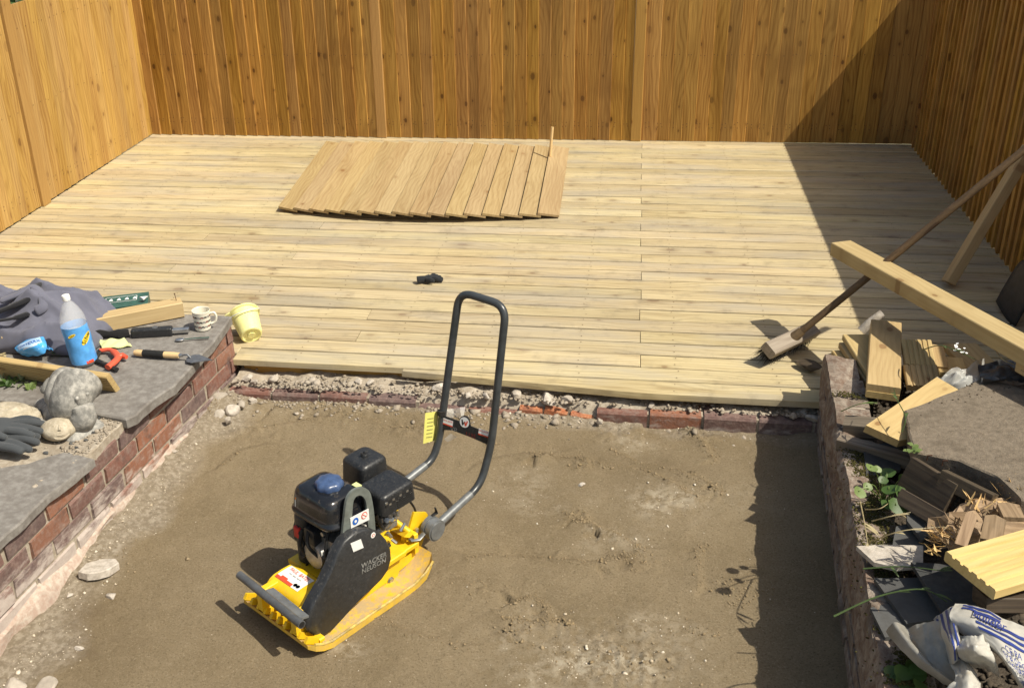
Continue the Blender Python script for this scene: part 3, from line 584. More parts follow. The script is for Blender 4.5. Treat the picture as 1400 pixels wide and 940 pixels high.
# broken mortar bed between the two slabs
mb = MB(); poly = [(LA+ld*t+ln*(-.002+.012*n1(t*30, 2, 1., 4)))[:2] for t in np.linspace(.35, 1.05, 26)]; poly += [(-2.75, 3.34), (-2.75, 2.7)]
mb.prism([tuple(p) for p in poly], .135, .176, inset=.006); obw('mortar_bed', mb, M_['mortar'], lw, 30)
P, R = [], []
for _ in range(600):
    t = random.uniform(.3, 1.12); o = abs(random.gauss(0, .07)); b = LA+ld*t-ln*(o+.004); r = random.uniform(.0015, .006)*(2.2 if random.random() < .06 else 1); P.append((b.x, b.y, .182+r*.2)); R.append(r)
tag(rocks('mortar_crumbs', P, R, M_['rubble']), 'crumbled mortar on the broken part of the tool-topped wall', 'crumbs', kind='stuff')

# -- kerb and rubble strip -------------------------------------------
KA, KB = W(312, 531, -.075), W(1122, 580, -.075); KA.z = KB.z = 0; kd = (KB-KA).normalized(); kn = V3(kd.y, -kd.x, 0); kl = (KB-KA).length
kerb = thing('brick_kerb', 'row of worn bricks edging the sand below the deck', 'kerb', V3(KA.x, KA.y, -.2)); rn = random.Random(21); x = 0.
kz = lambda t: -.083+.012*(t/kl)
while x < kl:
    L = .215 if x > .1 else .2
    t = x/kl; broken = .50 < t < .64
    if broken: L = .105 if t > .5 else .06
    h = rn.uniform(-.004, .003); m = MB(); cc = .006
    if broken and .56 < t: pass
    depth = .1; pr = [(-depth, -.09), (0, -.09), (.001, -.01), (-cc, 0), (-depth, 0)]; m.profile(pr, 0, L-.008)
    bz = kz(x)+h-(.004+.018*rn.random() if broken else 0)-(.03 if .26 < t < .46 else 0); p = KA+kd*x+kn*((-.02*rn.random()) if broken else rn.uniform(-.004, .004))
    obj('brick', m, M_['broken'] if broken and rn.random() < .8 else M_['kerb'], kerb, Matrix(((kd.x, kn.x, 0, p.x), (kd.y, kn.y, 0, p.y), (0, 0, 1, bz), (0, 0, 0, 1))) @ Rz(rn.gauss(0, .05 if broken else .008)) @ Matrix.Rotation(rn.gauss(0, .12) if broken else 0, 4, 'Y'), 25)
    obj('joint_mortar', MB().box((L-.012, -.09, -.09), (L+.008, -.007, -.005)), M_['mortar'], kerb, Matrix(((kd.x, kn.x, 0, p.x), (kd.y, kn.y, 0, p.y), (0, 0, 1, bz), (0, 0, 0, 1))), 0); x += L+.004
# mortar bed running back under the deck
nu, nv = 130, 10; mb = MB()
for i in range(nu):
    for j in range(nv):
        t = i/(nu-1)*kl; s = j/(nv-1)*.30; p = KA+kd*t-kn*(s+.012); z = kz(t)-.004+.016*min(1, s/.08)+.05*n1(p.x, p.y, 11., 6)*(.4+min(1, s/.05))
        if .45*kl < t < .62*kl and s < .05: z -= .02
        if j == 0: p = p+kn*.004; z -= .06       # front lip folds down behind the bricks
        if .24*kl < t < .48*kl: z -= .03*max(0., 1-s/.06)
        mb.v.append((p.x, p.y, z))
for i in range(nu-1):
    for j in range(nv-1): a = i*nv+j; mb.f.append((a, a+nv, a+nv+1, a+1))
obw('mortar_bed', mb, M_['mortar'], kerb, 60)
P, R = [], []
for _ in range(2600):
    t = random.random()**.9*kl; s = abs(random.gauss(.045, .04)); 
    if random.random() < .30: s = -abs(random.gauss(0, .05)); 
    dens = .35+.65*vnoise(np.array([t*5]), np.array([3.]), 4)[0]
    if random.random() > dens: continue
    p = KA+kd*t-kn*s; r = random.uniform(.003, .010)*(2.0 if random.random() < .07 else 1)
    z = kz(t)+.02 if s > .012 else sz(p.x, p.y)
    if t > kl*.62: 
        if random.random() < .6: continue
        z -= .006
    P.append((p.x, p.y, z+r*.15)); R.append(r)
tag(rocks('rubble', P, R, M_['rubble'], sub=1), 'small pale rubble lying along the kerb under the deck edge', 'rubble', kind='stuff')
for i, (u, v, z, s) in enumerate([(338, 516, -.06, .026), (348, 522, -.06, .02), (374, 516, -.055, .028), (428, 519, -.055, .02), (491, 521, -.055, .022), (506, 523, -.055, .02), (601, 530, -.055, .032), (640, 540, -.05, .018), (665, 541, -.05, .02), (707, 540, -.055, .03), (750, 545, -.06, .04), (776, 546, -.06, .03), (820, 575, -.1, .022), (1098, 563, -.06, .025), (1112, 571, -.06, .03), (1108, 556, -.05, .024), (890, 553, -.06, .02)]):
    tag(one_rock('rubble_stone', W(u, v, z), (s*1.2, s*.9, s*.62), M_['chunk'], 40+i, random.uniform(0, 6)), 'pale lump of broken mortar on the rubble strip below the deck', 'stone', 'mortar lumps along the kerb')
for i, (u, v, s, lab) in enumerate([(303, 546, .05, 'angular concrete chunk leaning in the corner of wall and kerb'), (318, 560, .035, 'pale concrete lump in the corner of wall and kerb'), (330, 555, .026, 'pale concrete lump in the corner of wall and kerb'), (298, 566, .028, 'pale concrete lump in the corner of wall and kerb'), (312, 575, .02, 'pale concrete lump in the corner of wall and kerb'), (345, 548, .02, 'pale concrete lump in the corner of wall and kerb')]):
    p = W(u, v, -.11); tag(one_rock('concrete_chunk', p, (s*1.1, s*.9, s*1.0), M_['chunk'], 90+i, i*1.3), lab, 'stone', 'concrete lumps in the wall corner' if i else None)
_P = [W(u, v, -.135) for u, v in ((108, 786), (118, 772), (140, 764), (158, 763), (163, 770), (150, 782), (134, 788), (120, 790))]; _c = sum(_P, V3(0, 0, 0))/8
tag(obj('stone_flake', MB().prism([((p-_c).x, (p-_c).y) for p in _P], -.028, -.003, inset=.004), M_['chunk'], None, T(_c+V3(0, 0, .012)) @ Matrix.Rotation(-.16, 4, 'X'), 20), 'flat grey stone flake with a dark broken edge lying by the whitened wall', 'stone')
for i, (u, v, s) in enumerate([(107, 880, .014), (152, 812, .02), (60, 935, .04), (20, 930, .03), (95, 812, .012), (100, 765, .012), (240, 628, .014), (795, 665, .014)]):
    p = W(u, v, -.155); p.z = sz(p.x, p.y)+s*.15; tag(one_rock('pale_stone', p, (s*1.3, s, s*.5), M_['chunk'], 150+i, i), 'small pale stone lying loose on the sand', 'stone', 'loose pale stones on the sand')

# -- right planter: wall, fill ----------------------------------------
RA, RB = W(1128, 480, .22), W(1185, 800, .22); RA.z = RB.z = 0; rd = (RA-RB).normalized(); rnn = V3(-rd.y, rd.x, 0)
RS = RB-rd*1.3; RL = (RA-RS).length
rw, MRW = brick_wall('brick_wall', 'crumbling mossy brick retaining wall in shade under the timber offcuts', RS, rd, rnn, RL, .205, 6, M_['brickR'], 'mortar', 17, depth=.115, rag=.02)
mb = MB(); nu, nv = 240, 14                                       # rough mortar skin on the top and upper face
for i in range(nu):
    t = i/(nu-1)*RL
    for j in range(nv):
        s = j/(nv-1); p = RS+rd*t
        if s < .45: q = s/.45; o = V3(*(rnn*(.004+.05*max(0, n1(t, q*.6, 7., 41))+.022*n1(t, q*.5, 26., 42)))); z = .03+.175*q; p = p+o
        else: q = (s-.45)/.55; p = p-rnn*(.118*q); z = .208+.05*n1(p.x*1.0, p.y, 13., 44)+.02*n1(p.x, p.y, 45., 45)-.03*q*q
        mb.v.append((p.x, p.y, z))
for i in range(nu-1):
    for j in range(nv-1): a = i*nv+j; mb.f.append((a, a+nv, a+nv+1, a+1))
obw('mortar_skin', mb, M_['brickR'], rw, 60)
P, R = [], []
for _ in range(9000):
    t = random.uniform(.4, RL-.3); 
    if n1(t, 0, 4., 47) < .04: continue
    o_ = random.gauss(.06, .03); p = RS+rd*t-rnn*o_; r = random.uniform(.0015, .004); P.append((p.x, p.y, (.205 if o_ > 0 else .205-random.random()*.08)+r*.3)); R.append(r)
mo = rocks('moss', P, R, M_['moss'], parent=rw); mo['kind'] = 'stuff'; mo.matrix_basis = rw.matrix_basis.inverted()
nx2, ny2 = 110, 220; xs = np.linspace(.60, 1.95, nx2); ys = np.linspace(.9, 3.97, ny2); A, B = np.meshgrid(xs, ys); Zf = .165-.05*np.clip((B-3.1)/.3, 0, 1)+fbm(A, B, 3., 61, 3)*.06+fbm(A, B, 22., 62, 3)*.03; edge = .63+(B-2.2)*.071
A = np.maximum(A, edge+.06)
me = bpy.data.meshes.new('planter_soil'); idx = np.arange(nx2*ny2).reshape(ny2, nx2); me.from_pydata(np.stack([A, B, Zf], -1).reshape(-1, 3).tolist(), [], np.stack([idx[:-1, :-1], idx[:-1, 1:], idx[1:, 1:], idx[1:, :-1]], -1).reshape(-1, 4).tolist()); me.materials.append(M_['soil']); me.shade_smooth()
tag(link('planter_soil', me), 'dark soil and debris filling the raised bed under the timber offcuts', 'soil', kind='structure')
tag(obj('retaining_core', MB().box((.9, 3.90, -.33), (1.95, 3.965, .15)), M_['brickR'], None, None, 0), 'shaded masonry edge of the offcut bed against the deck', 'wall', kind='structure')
P, R = [], []
for _ in range(2600):
    x, y = random.uniform(.72, 1.5), random.uniform(1.9, 3.9); r = random.uniform(.003, .012)
    if x < .72+(y-2.43)*.07: continue
    P.append((x, y, .168-.05*min(1, max(0, (y-3.1)/.3))+r*.5)); R.append(r)
tag(rocks('debris', P, R, M_['clod']), 'dark crumbs of soil and debris in the bed under the offcuts', 'debris', kind='stuff')

# ================================================================ PLATE COMPACTOR
CF = V3(-.56, -.828, 0).normalized(); CR = V3(-CF.y, CF.x, 0); CZ0 = -.168; CO = W(430, 892, CZ0)-CF*.24-CR*.165; CO.z = CZ0
MC = Matrix(((CF.x, CR.x, 0, CO.x), (CF.y, CR.y, 0, CO.y), (0, 0, 1, CO.z), (0, 0, 0, 1)))        # x forward, y towards the belt guard (left-handed pair is fixed below)
MC = Matrix(((CF.x, -CR.x, 0, CO.x), (CF.y, -CR.y, 0, CO.y), (0, 0, 1, CO.z), (0, 0, 0, 1)))      # right-handed: local y = -CR; helper L() below takes the guard side as +
def L(x, y, z): return V3(x, -y, z)
def CS(u, v, off):                                                # pixel -> point on the machine's vertical plane 'off' to the guard side
    d = ray(u, v); t = (CR.dot(CO-CAM)+off)/CR.dot(d); p = CAM+d*t-CO; return L(p.dot(CF), off, p.z)
comp = thing('plate_compactor', 'yellow and black petrol plate compactor with grey tube handle standing on the sand', 'compactor', MC)
C = lambda name, mb, mat, ang=40: obj(name, mb, M_[mat] if isinstance(mat, str) else mat, comp, None, ang)
# base plate: pan with turned-up ends
xs = [-.292, -.272, -.235, -.185, .185, .222, .252, .272]; zt = [.078, .056, .030, .014, .014, .026, .044, .058]; mb = MB(); hw = .163; gw = .192    # gw: guard side
yy = [-gw, -gw+.012, -.05, .05, hw-.012, hw]
top = []
for x, z in zip(xs, zt):
    ch = max(0, abs(x)-.262)*1.0 if x < 0 else max(0, abs(x)-.258)
    for y in yy: top.append((x, max(-gw+ch, min(hw-ch, y)), z+(.012 if (y > hw-.006 or y < -gw+.006) and -.28 < x < .26 else 0)))
n = len(top); bot = [(x, y, max(0, min(z, zt[[round(q, 3) for q in xs].index(round(x, 3))])-.014)) for x, y, z in top]; mb.v = top+bot; ny_ = len(yy)
for i in range(len(xs)-1):
    for j in range(ny_-1): a = i*ny_+j; mb.f += [(a, a+ny_, a+ny_+1, a+1), (n+a, n+a+1, n+a+ny_+1, n+a+ny_)]
    a = i*ny_; mb.f += [(a, n+a, n+a+ny_, a+ny_), (a+ny_-1, a+2*ny_-1, n+a+2*ny_-1, n+a+ny_-1)]
for j in range(ny_-1): a = j; e = (len(xs)-1)*ny_+j; mb.f += [(a, a+1, n+a+1, n+a), (e, n+e, n+e+1, e+1)]
plate = C('base_plate', mb, 'yellowd', 30)
mb = MB()
for s in (-(gw-.003), hw-.003): mb.tube([(x, s, z+.012) for x, z in zip(xs[1:-1], zt[1:-1])], .0045, 8)
child('rim', mb, M_['ysteel'], plate)
for y in np.linspace(-.14, .17, 10):
    mb = MB(); mb.prism([(.215, .022), (.276, .066), (.264, .084), (.21, .05)], y-.005, y+.005, Matrix.Rotation(math.pi/2, 4, 'X')); child('rib', mb, M_['yellow'], plate, 25)
mb = MB(); mb.box((.205, -.18, .035), (.225, .155, .052), c=.003); child('cross_rib', mb, M_['yellow'], plate, 25)
# exciter hood (rounded, runs across the machine)
def hood(x0, x1, y0, y1, zt_, z0, n=12):
    mb = MB(); pr = [(x0, z0)]; cx = (x0+x1)/2; rx = (x1-x0)/2
    for k in range(n+1): a = math.pi*(1-k/n); pr.append((cx+rx*math.copysign(abs(math.cos(a))**.6, math.cos(a)), z0+(zt_-z0)*(.45+.55*math.sin(a)**.75)))
    pr.append((x1, z0)); m = len(pr)
    for y, s in ((y0, .9), (y0+.012, 1.), (y1-.012, 1.), (y1, .9)): mb.v += [(cx+(x-cx)*s, y, z0+(z-z0)*s) for x, z in pr]
    for i in range(3):
        for k in range(m-1): mb.f.append((i*m+k, (i+1)*m+k, (i+1)*m+k+1, i*m+k+1))
    mb.f += [tuple(range(m)), tuple(range(3*m, 4*m))]; return mb
hd = C('exciter_hood', hood(.085, .232, -.125, .09, .152, .02), 'yellow')
def hoodz(x):
    c = (.085+.232)/2; r = (.232-.085)/2; q = max(-1, min(1, (x-c)/r)); q = math.copysign(abs(q)**(1/.6), q); return .02+.132*(.45+.55*max(0, 1-q*q)**.375)
def hood_patch(y0, y1, x0, x1, off, mat, name):
    mb = MB(); k = 10
    for i in range(k+1):
        x = x0+(x1-x0)*i/k
        for y in (y0, y1): mb.v.append((x, y, hoodz(x)+off))
    for i in range(k): mb.f.append((2*i, 2*i+1, 2*i+3, 2*i+2))
    return child(name, mb, M_[mat], hd, 60)
hood_patch(-.048, .068, .125, .195, .001, 'white', 'sticker'); hood_patch(-.012, .068, .183, .195, .0016, 'redp', 'sticker_band'); hood_patch(.02, .05, .176, .183, .0016, 'redp', 'sticker_band')
def on_hood(s, size, cx, cy, mat, sx=1.):
    v, f = text_verts(s, size, .012); mb = MB(); mb.add([(cx-y, cy-x*sx, 0) for x, y, z in v], f); mb.v = [(x, y, hoodz(x)+.0022) for x, y, z in mb.v]; child('lettering', mb, M_[mat], hd, 0)
on_hood('PAUL  BATES', .021, .139, .010, 'redp', .76); on_hood('hire  sales  repairs', .008, .156, .010, 'greyp')
for dy, m_ in ((-.034, 'bluep'), (-.021, 'orangep')):
    mb = MB(); mb.lathe([(.0001, 0), (.007, 0)], 14, T((.181, dy, hoodz(.181)+.0028))); child('sticker_roundel', mb, M_[m_], hd, 0)
# front bar with its mounting plate
b0, b1 = L(.272, -.152, .158), L(.292, .190, .162)
bar = C('front_bar', MB().tube([b0, b1], .0135, 14), 'grey')
mb = MB(); dirb = (b1-b0).normalized(); mb.tube([b0-dirb*.0006, b0+dirb*.002], .0105, 12); mb.tube([b1-dirb*.002, b1+dirb*.0006], .0105, 12); child('bore_shade', mb, M_['blackp'], bar)  # black discs paint the dark inside of the hollow bar ends
mb = MB(); pm = frame((b0+b1)/2+dirb*.05+V3(-.022, 0, -.006), dirb, (-1, 0, -.25)); mb.box((-.095, -.024, -.004), (.095, .024, .004), pm, .001); mb.box((-.012, -.006, .0035), (.012, .004, .0048), pm)
br = C('bar_plate', mb, 'greyl', 25)
for s in (-1, 1): mb = MB(); mb.lathe([(.0001, .009), (.006, .009), (.0075, .006), (.0075, .0)], 6, pm @ T((s*.07, .008, .004))); child('bolt', mb, M_['steel'], br, 25)
for s in (-.05, .12): mb = MB(); mb.box((.205, -s-.012, .07), (.275, -s+.012, .15), c=.002); C('bar_bracket', mb, 'yellow', 25)
# engine deck and console (yellow)
mb = MB(); mb.box((-.20, -.135, .105), (.09, .135, .125), c=.003); ed = C('engine_deck', mb, 'yellow', 25)
for i, (x, y) in enumerate([(.07, .06), (.055, .085), (.06, .03), (.03, .10)]): mb = MB(); mb.lathe([(.0001, .0012), (.005, .0012), (.005, 0)], 10, T((x, y, .125))); child('hole_shade', mb, M_['blackp'], ed)  # flat black discs colour in the shade of open holes
for x, y in ((.06, .085), (.06, -.11), (-.16, .08), (-.17, -.11)):
    C('rubber_mount', MB().lathe([(.014, .014), (.018, .03), (.018, .085), (.014, .105)], 14, T((x, -y, 0))), 'rubber')
side = [(448, 800), (470, 762), (500, 745), (537, 755), (558, 761), (568, 750), (572, 756), (558, 770), (546, 780), (543, 790), (534, 800), (527, 797), (516, 805), (496, 820), (470, 838), (455, 846)]
pts = [CS(u, v, .105) for u, v in side]; mb = MB(); k = len(pts)
mb.v = [tuple(p) for p in pts]+[tuple(p+L(0, -.012, 0)) for p in pts]; mb.f = [tuple(range(k)), tuple(range(2*k-1, k-1, -1))]+[(i, (i+1) % k, (i+1) % k+k, i+k) for i in range(k)]
sp = C('side_plate', mb, 'yellow', 25)
p = CS(534, 793, .106); child('bolt', MB().tube([p, p+L(0, .006, 0)], .010, 6), M_['steel'], sp, 25); child('washer', MB().tube([p, p+L(0, .002, 0)], .014, 16), M_['alu'], sp, 25)
mb = MB(); mb.box((-.27, -.125, .10), (-.20, .125, .118), c=.003); mb.box((-.272, -.12, .07), (-.255, .10, .15), c=.003); C('console', mb, 'yellow', 25)
# handle pivots at the rear
pv = CS(592, 722, .125); pivx, pivz = pv.x, pv.z
for s, yo in ((1, .115), (-1, -.09)):
    mb = MB(); c0 = L(pivx, yo-.012*s, pivz)
    mb.tube([c0, c0+L(0, .014*s, 0), c0+L(0, .0145*s, 0), c0+L(0, .019*s, 0), c0+L(0, .0195*s, 0), c0+L(0, .042*s, 0)], [.041, .041, .036, .036, .040, .039], 28); bf = C('rubber_buffer', mb, 'greyl' if s > 0 else 'rubber')
    child('steel_disc', MB().tube([c0+L(0, .042*s, 0), c0+L(0, .046*s, 0)], .033, 24), M_['greyl'], bf)
def xz(pl, y0, y1, mat, name, par=None):
    pts = [V3(*p) for p in pl]; mb = MB(); k = len(pts); mb.v = [tuple(L(x, y0, z)) for x, _, z in pts]+[tuple(L(x, y1, z)) for x, _, z in pts]; mb.f = [tuple(range(k)), tuple(range(2*k-1, k-1, -1))]+[(i, (i+1) % k, (i+1) % k+k, i+k) for i in range(k)]
    return C(name, mb, mat, 25) if par is None else child(name, mb, M_[mat], par, 25)
for off in (.085, -.07):
    o = .085; pl_ = [CS(u, v, o) for u, v in [(549, 760), (551, 729), (560, 722), (566, 700), (583, 700), (590, 712), (580, 735), (574, 752), (566, 762)]]; xz(pl_, off, off-.008, 'yellow', 'handle_bracket')
mb = MB(); mb.tube([CS(541, 713, .05), CS(560, 727, .10)], .011, 12); C('bracket_tube', mb, 'yellow')
mb = MB(); mb.tube([CS(541, 722, .02), CS(559, 731, .115)], [.02, .02], 4, flat=.5); C('bracket_lug', mb, 'yellow', 25)
p = CS(569, 727, .10); C('bolt', MB().tube([p, p+L(-.004, .0, .014)], .008, 6), 'steel', 25)
mb = MB(); mb.tube([CS(560, 738, .115), CS(572, 736, .12), CS(580, 728, .125)], [.011, .011, .009], 8, flat=.35); C('latch_lever', mb, 'greyl')
mb = MB(); mb.tube([CS(590, 705, .11), CS(597, 700, .115), CS(595, 694, .115)], [.006, .009, .006], 6, flat=.5); C('stop_cam', mb, 'rubber')
# handle
ha, hb = .112, -.09
R1 = [CS(592, 720, ha), CS(654, 662, ha), CS(670, 608, ha), CS(690.5, 436, ha)]; L1 = [CS(640, 405, hb), CS(620, 420, hb), CS(600, 592, hb), CS(591, 626, hb), CS(556, 654, hb)]
pR = [L(pivx, ha+.014, pivz), CS(657, 663, ha), CS(672, 606, ha), CS(692, 418, ha), CS(628, 398, hb), CS(601, 598, hb), CS(592, 628, hb)]
end = CS(556, 656, hb); pR.append(end)
hp = fillet(pR, .06, 8)
handle = C('handle', MB().tube(hp, .0142, 14), 'tube')
mb = MB(); q = fillet([L(pivx, ha+.014, pivz), CS(657, 663, ha), CS(672, 606, ha)], .06, 8)[:9]
mb2 = MB(); mb2.tube([pR[0].lerp(pR[1], .0), pR[0].lerp(pR[1], .78)], .0149, 14); mb2.tube([pR[-1].lerp(pR[-2], .0), pR[-1].lerp(pR[-2], .7)], .0149, 14); child('worn_sleeve', mb2, M_['greyl'], handle)
mb = MB(); mb.tube([end, L(pivx, -.09, pivz)], .0149, 12); child('lower_tube', mb, M_['greyl'], handle)
a = CS(603, 568, hb); b = CS(676, 585, ha); mb = MB(); mb.tube([CS(603.5, 561, hb), CS(603, 567, hb)], .0155, 14); child('collar', mb, M_['rubber'], handle)
# cross plate with badge
hx = (b-a); hx = CS(673, 598, ha)-CS(602, 577, hb); c0 = CS(602, 577, hb); uz = (CS(606, 545, hb)-CS(601, 590, hb)).normalized(); fy = uz
FM = frame(c0, hx, uz); W_ = hx.length; 
mb = MB(); pr = [(.0, .026), (W_*.47, .022)]
top_ = [(0, .030), (W_*.36, .026)]+[(W_*.46+.021*math.cos(math.radians(q_)), .030+.023*math.sin(math.radians(q_))) for q_ in range(160, 10, -15)]+[(W_*.58, .020), (W_, .012)]
bot_ = [(W_, -.05), (W_*.9, -.030), (W_*.62, -.022), (W_*.25, -.016), (W_*.1, -.024), (0, -.045)]
mb.prism((top_+bot_)[::-1], -.002, .002, FM); cp = C('cross_plate', mb, 'black', 25)
side_n = 1 if (FM.to_3x3() @ V3(0, 0, 1)).dot(MC.to_3x3().inverted() @ (CAM-CO)) > 0 else -1
S3 = lambda x, y, z=.0024: FM @ V3(x, y, z*side_n)
def badge_poly(pts, mat, z, name): mb = MB(); mb.v = [tuple(S3(x, y, z)) for x, y in pts]; mb.f = [tuple(range(len(pts)))]; return child(name, mb, M_[mat], cp, 0)
cxb = W_*.46
badge_poly([(cxb+.019*math.cos(t), .028+.020*math.sin(t)) for t in np.linspace(0, 6.283, 25)[:-1]], 'white', .0026, 'badge')
badge_poly([(cxb-.013, .037), (cxb-.008, .037), (cxb-.004, .024), (cxb-.0005, .033), (cxb+.001, .028), (cxb-.004, .015), (cxb-.008, .016)], 'blackp', .0032, 'badge_mark'); badge_poly([(cxb+.001, .030), (cxb+.003, .033), (cxb+.006, .024), (cxb+.009, .036), (cxb+.014, .036), (cxb+.009, .015), (cxb+.004, .015), (cxb, .026)], 'redp', .0032, 'badge_mark')
for x0 in (.012, W_*.74):
    w2 = .040; badge_poly([(x0, .022), (x0+w2, .020), (x0+w2, -.004), (x0, -.002)], 'white', .0026, 'sticker'); badge_poly([(x0, .003), (x0+w2, .001), (x0+w2, -.004), (x0, -.002)], 'redp', .0031, 'sticker_band')
    mb = MB(); v, f = text_verts('PAUL BATES', .0085, .01); mb.add([tuple(S3(x*.8+x0+w2/2, y+.0145, .0031)) for x, y, z in v], f); child('lettering', mb, M_['redp'], cp, 0)
for s_, x_, m_, sz_ in (('VP', W_*.27, 'white', .026), ('1135', W_*.60, 'redp', .022)):
    mb = MB(); v, f = text_verts(s_, sz_, -.008 if s_ == 'VP' else 0.); mb.add([tuple(S3(x+x_, y-.010-(x+x_)*.03, .0029)) for x, y, z in v], f); child('lettering', mb, M_['greyp' if s_ == 'VP' else 'dkred'], cp, 0)
# paper wallet tied to the handle
mb = MB(); A0 = CS(583, 564, hb-.02); w1 = CS(597, 562, hb-.02)-A0; h1 = CS(580, 606, hb-.02)-A0
pw = [A0, A0+w1*1.2, A0+w1*1.1+h1*.96, A0+h1]
mb.add([tuple(p) for p in pw]+[tuple(p+V3(.004, .002, 0)) for p in pw], [(0, 1, 2, 3), (7, 6, 5, 4), (0, 4, 5, 1), (1, 5, 6, 2), (2, 6, 7, 3), (3, 7, 4, 0)]); wa = C('paper_wallet', mb, M_['paper'], 0)
mb = MB(); A1 = CS(612, 562, -.05); mb.add([tuple(p) for p in (CS(605, 560, -.085), CS(636, 556, -.06), CS(634, 570, -.05), CS(606, 571, -.085))], [(0, 1, 2, 3)]); child('plastic_sleeve', mb, M_['wallet'], wa, 0); mb = MB(); mb.add([tuple(p) for p in (CS(607, 600, -.09), CS(616, 592, -.07), CS(625, 597, -.05), CS(612, 604, -.08))], [(0, 1, 2, 3)]); child('plastic_sleeve', mb, M_['wallet'], wa, 0)
for k in range(6):
    mb = MB(); y0 = .2+k*.12; mb.v = [tuple(A0+w1*.15+h1*y0), tuple(A0+w1*.75+h1*y0), tuple(A0+w1*.75+h1*(y0+.022)), tuple(A0+w1*.15+h1*(y0+.022))]; mb.f = [(0, 1, 2, 3)]; mb.v = [tuple(V3(*v)+(MC.to_3x3().inverted() @ (CAM-CO)).normalized()*.003) for v in mb.v]; child('print_line', mb, M_['olivep'], wa, 0)
# belt guard
go = [(418, 857), (421, 840), (430, 822), (443, 800), (454, 777), (462, 755), (472, 739), (485, 728), (497, 723), (509, 722), (521, 727), (530, 737), (536, 750), (537, 764), (533, 778), (524, 791), (511, 804), (496, 818), (482, 832), (468, 848), (455, 862), (441, 871), (429, 870), (421, 865)]
yo = .158; G = [CS(u, v, yo) for u, v in go]; Gs = [V3(p.x, 0, p.z) for p in G]
def ringed(pts, levels):
    c = sum(pts, V3(0, 0, 0))/len(pts); mb = MB(); n = len(pts)
    for sc_, y in levels: mb.v += [tuple(L(c.x+(p.x-c.x)*sc_, y, c.z+(p.z-c.z)*sc_)) for p in pts]
    for i in range(len(levels)-1):
        for k in range(n): mb.f.append((i*n+k, i*n+(k+1) % n, (i+1)*n+(k+1) % n, (i+1)*n+k))
    mb.f += [tuple(range(n)), tuple(range((len(levels)-1)*n, len(levels)*n))]; return mb
gd = C('belt_guard', ringed(Gs, [(.97, .118), (.985, yo-.014), (.98, yo-.005), (.945, yo)]), 'guard', 50)
# embossed lettering in line with the guard
e1 = (CS(531, 764, yo)-CS(487, 785, yo)); e1 = CS(533, 758, yo)-CS(488, 781, yo); e1 = e1.normalized(); ez = (CS(488, 770, yo)-CS(494, 785, yo)).normalized()
gm = frame(CS(511, 769, yo), e1, ez); gm_s = 1 if (gm.to_3x3() @ V3(0, 0, 1)).dot(L(0, 1, 0)) > 0 else -1
for s_, dy in (('WACKER', .0105), ('NEUSON', -.0105)):
    v, f = text_verts(s_, .026, .022); mb = MB(); mb.add([tuple(gm @ V3(x*1.02, y+dy, .0016*gm_s)) for x, y, z in v], f); child('lettering', mb, M_['emb'], gd, 0)
def gdisc(u, v, r, mat, name, off=.001, n=16):
    p = CS(u, v, yo); mb = MB(); mb.tube([p+L(0, -.004, 0), p+L(0, off, 0)], r, n); return child(name, mb, M_[mat], gd, 25)
gdisc(510, 731, .010, 'white', 'sticker', .0012); gdisc(510, 731, .0055, 'redp', 'sticker_mark', .0016); gdisc(510, 731, .0035, 'white', 'sticker_mark', .002)
p = CS(488, 745, yo); mb = MB(); a1 = (CS(495, 742, yo)-p); a2 = (CS(486, 739, yo)-p); mb.v = [tuple(p+a1+a2+L(0, .001, 0)), tuple(p+a1-a2+L(0, .001, 0)), tuple(p-a1-a2+L(0, .001, 0)), tuple(p-a1+a2+L(0, .001, 0))]; mb.f = [(0, 1, 2, 3)]; child('sticker', mb, M_['white'], gd, 0)
for u, v in ((482, 799), (484, 816), (437, 862), (508, 752)): gdisc(u, v, .0055, 'alu', 'bolt', -.001, 8)
# lifting eye
lo = [(466, 752), (470, 715), (473, 690), (477, 677), (485, 669), (496, 666), (505, 671), (509, 684), (512, 705), (514, 735)]; li = [(505, 730), (502, 705), (501, 688), (497, 679), (490, 677), (484, 683), (482, 697), (480, 725), (477, 748)]
ly = .122; A = [CS(u, v, ly) for u, v in lo]; B = [CS(u, v, ly) for u, v in li[::-1]]
Ao = smooth_path(A, 4); Bo = smooth_path(B, 4); m_ = 37; rs = lambda P: [P[min(len(P)-1, round(i*(len(P)-1)/(m_-1)))] for i in range(m_)]; Ao, Bo = rs(Ao), rs(Bo)
mb = MB()
for dy in (0, -.009):
    for a_, b_ in zip(Ao, Bo): mb.v += [tuple(a_+L(0, dy, 0)), tuple(b_+L(0, dy, 0))]
for i in range(m_-1):
    a_ = 2*i; o_ = 2*m_; mb.f += [(a_, a_+2, a_+3, a_+1), (o_+a_, o_+a_+1, o_+a_+3, o_+a_+2), (a_, o_+a_, o_+a_+2, a_+2), (a_+1, a_+3, o_+a_+3, o_+a_+1)]
le = C('lifting_eye', mb, 'lift', 40)
q = [CS(u, v, ly+.003) for u, v in ((479, 708), (504, 695), (505, 710), (480, 722))]; mb = MB(); mb.v = [tuple(p) for p in q]+[tuple(p+L(0, -.002, 0)) for p in q]; mb.f = [(0, 1, 2, 3), (7, 6, 5, 4), (0, 4, 5, 1), (2, 6, 7, 3), (1, 5, 6, 2), (3, 7, 4, 0)]; st = child('warning_sticker', mb, M_['white'], le, 0)
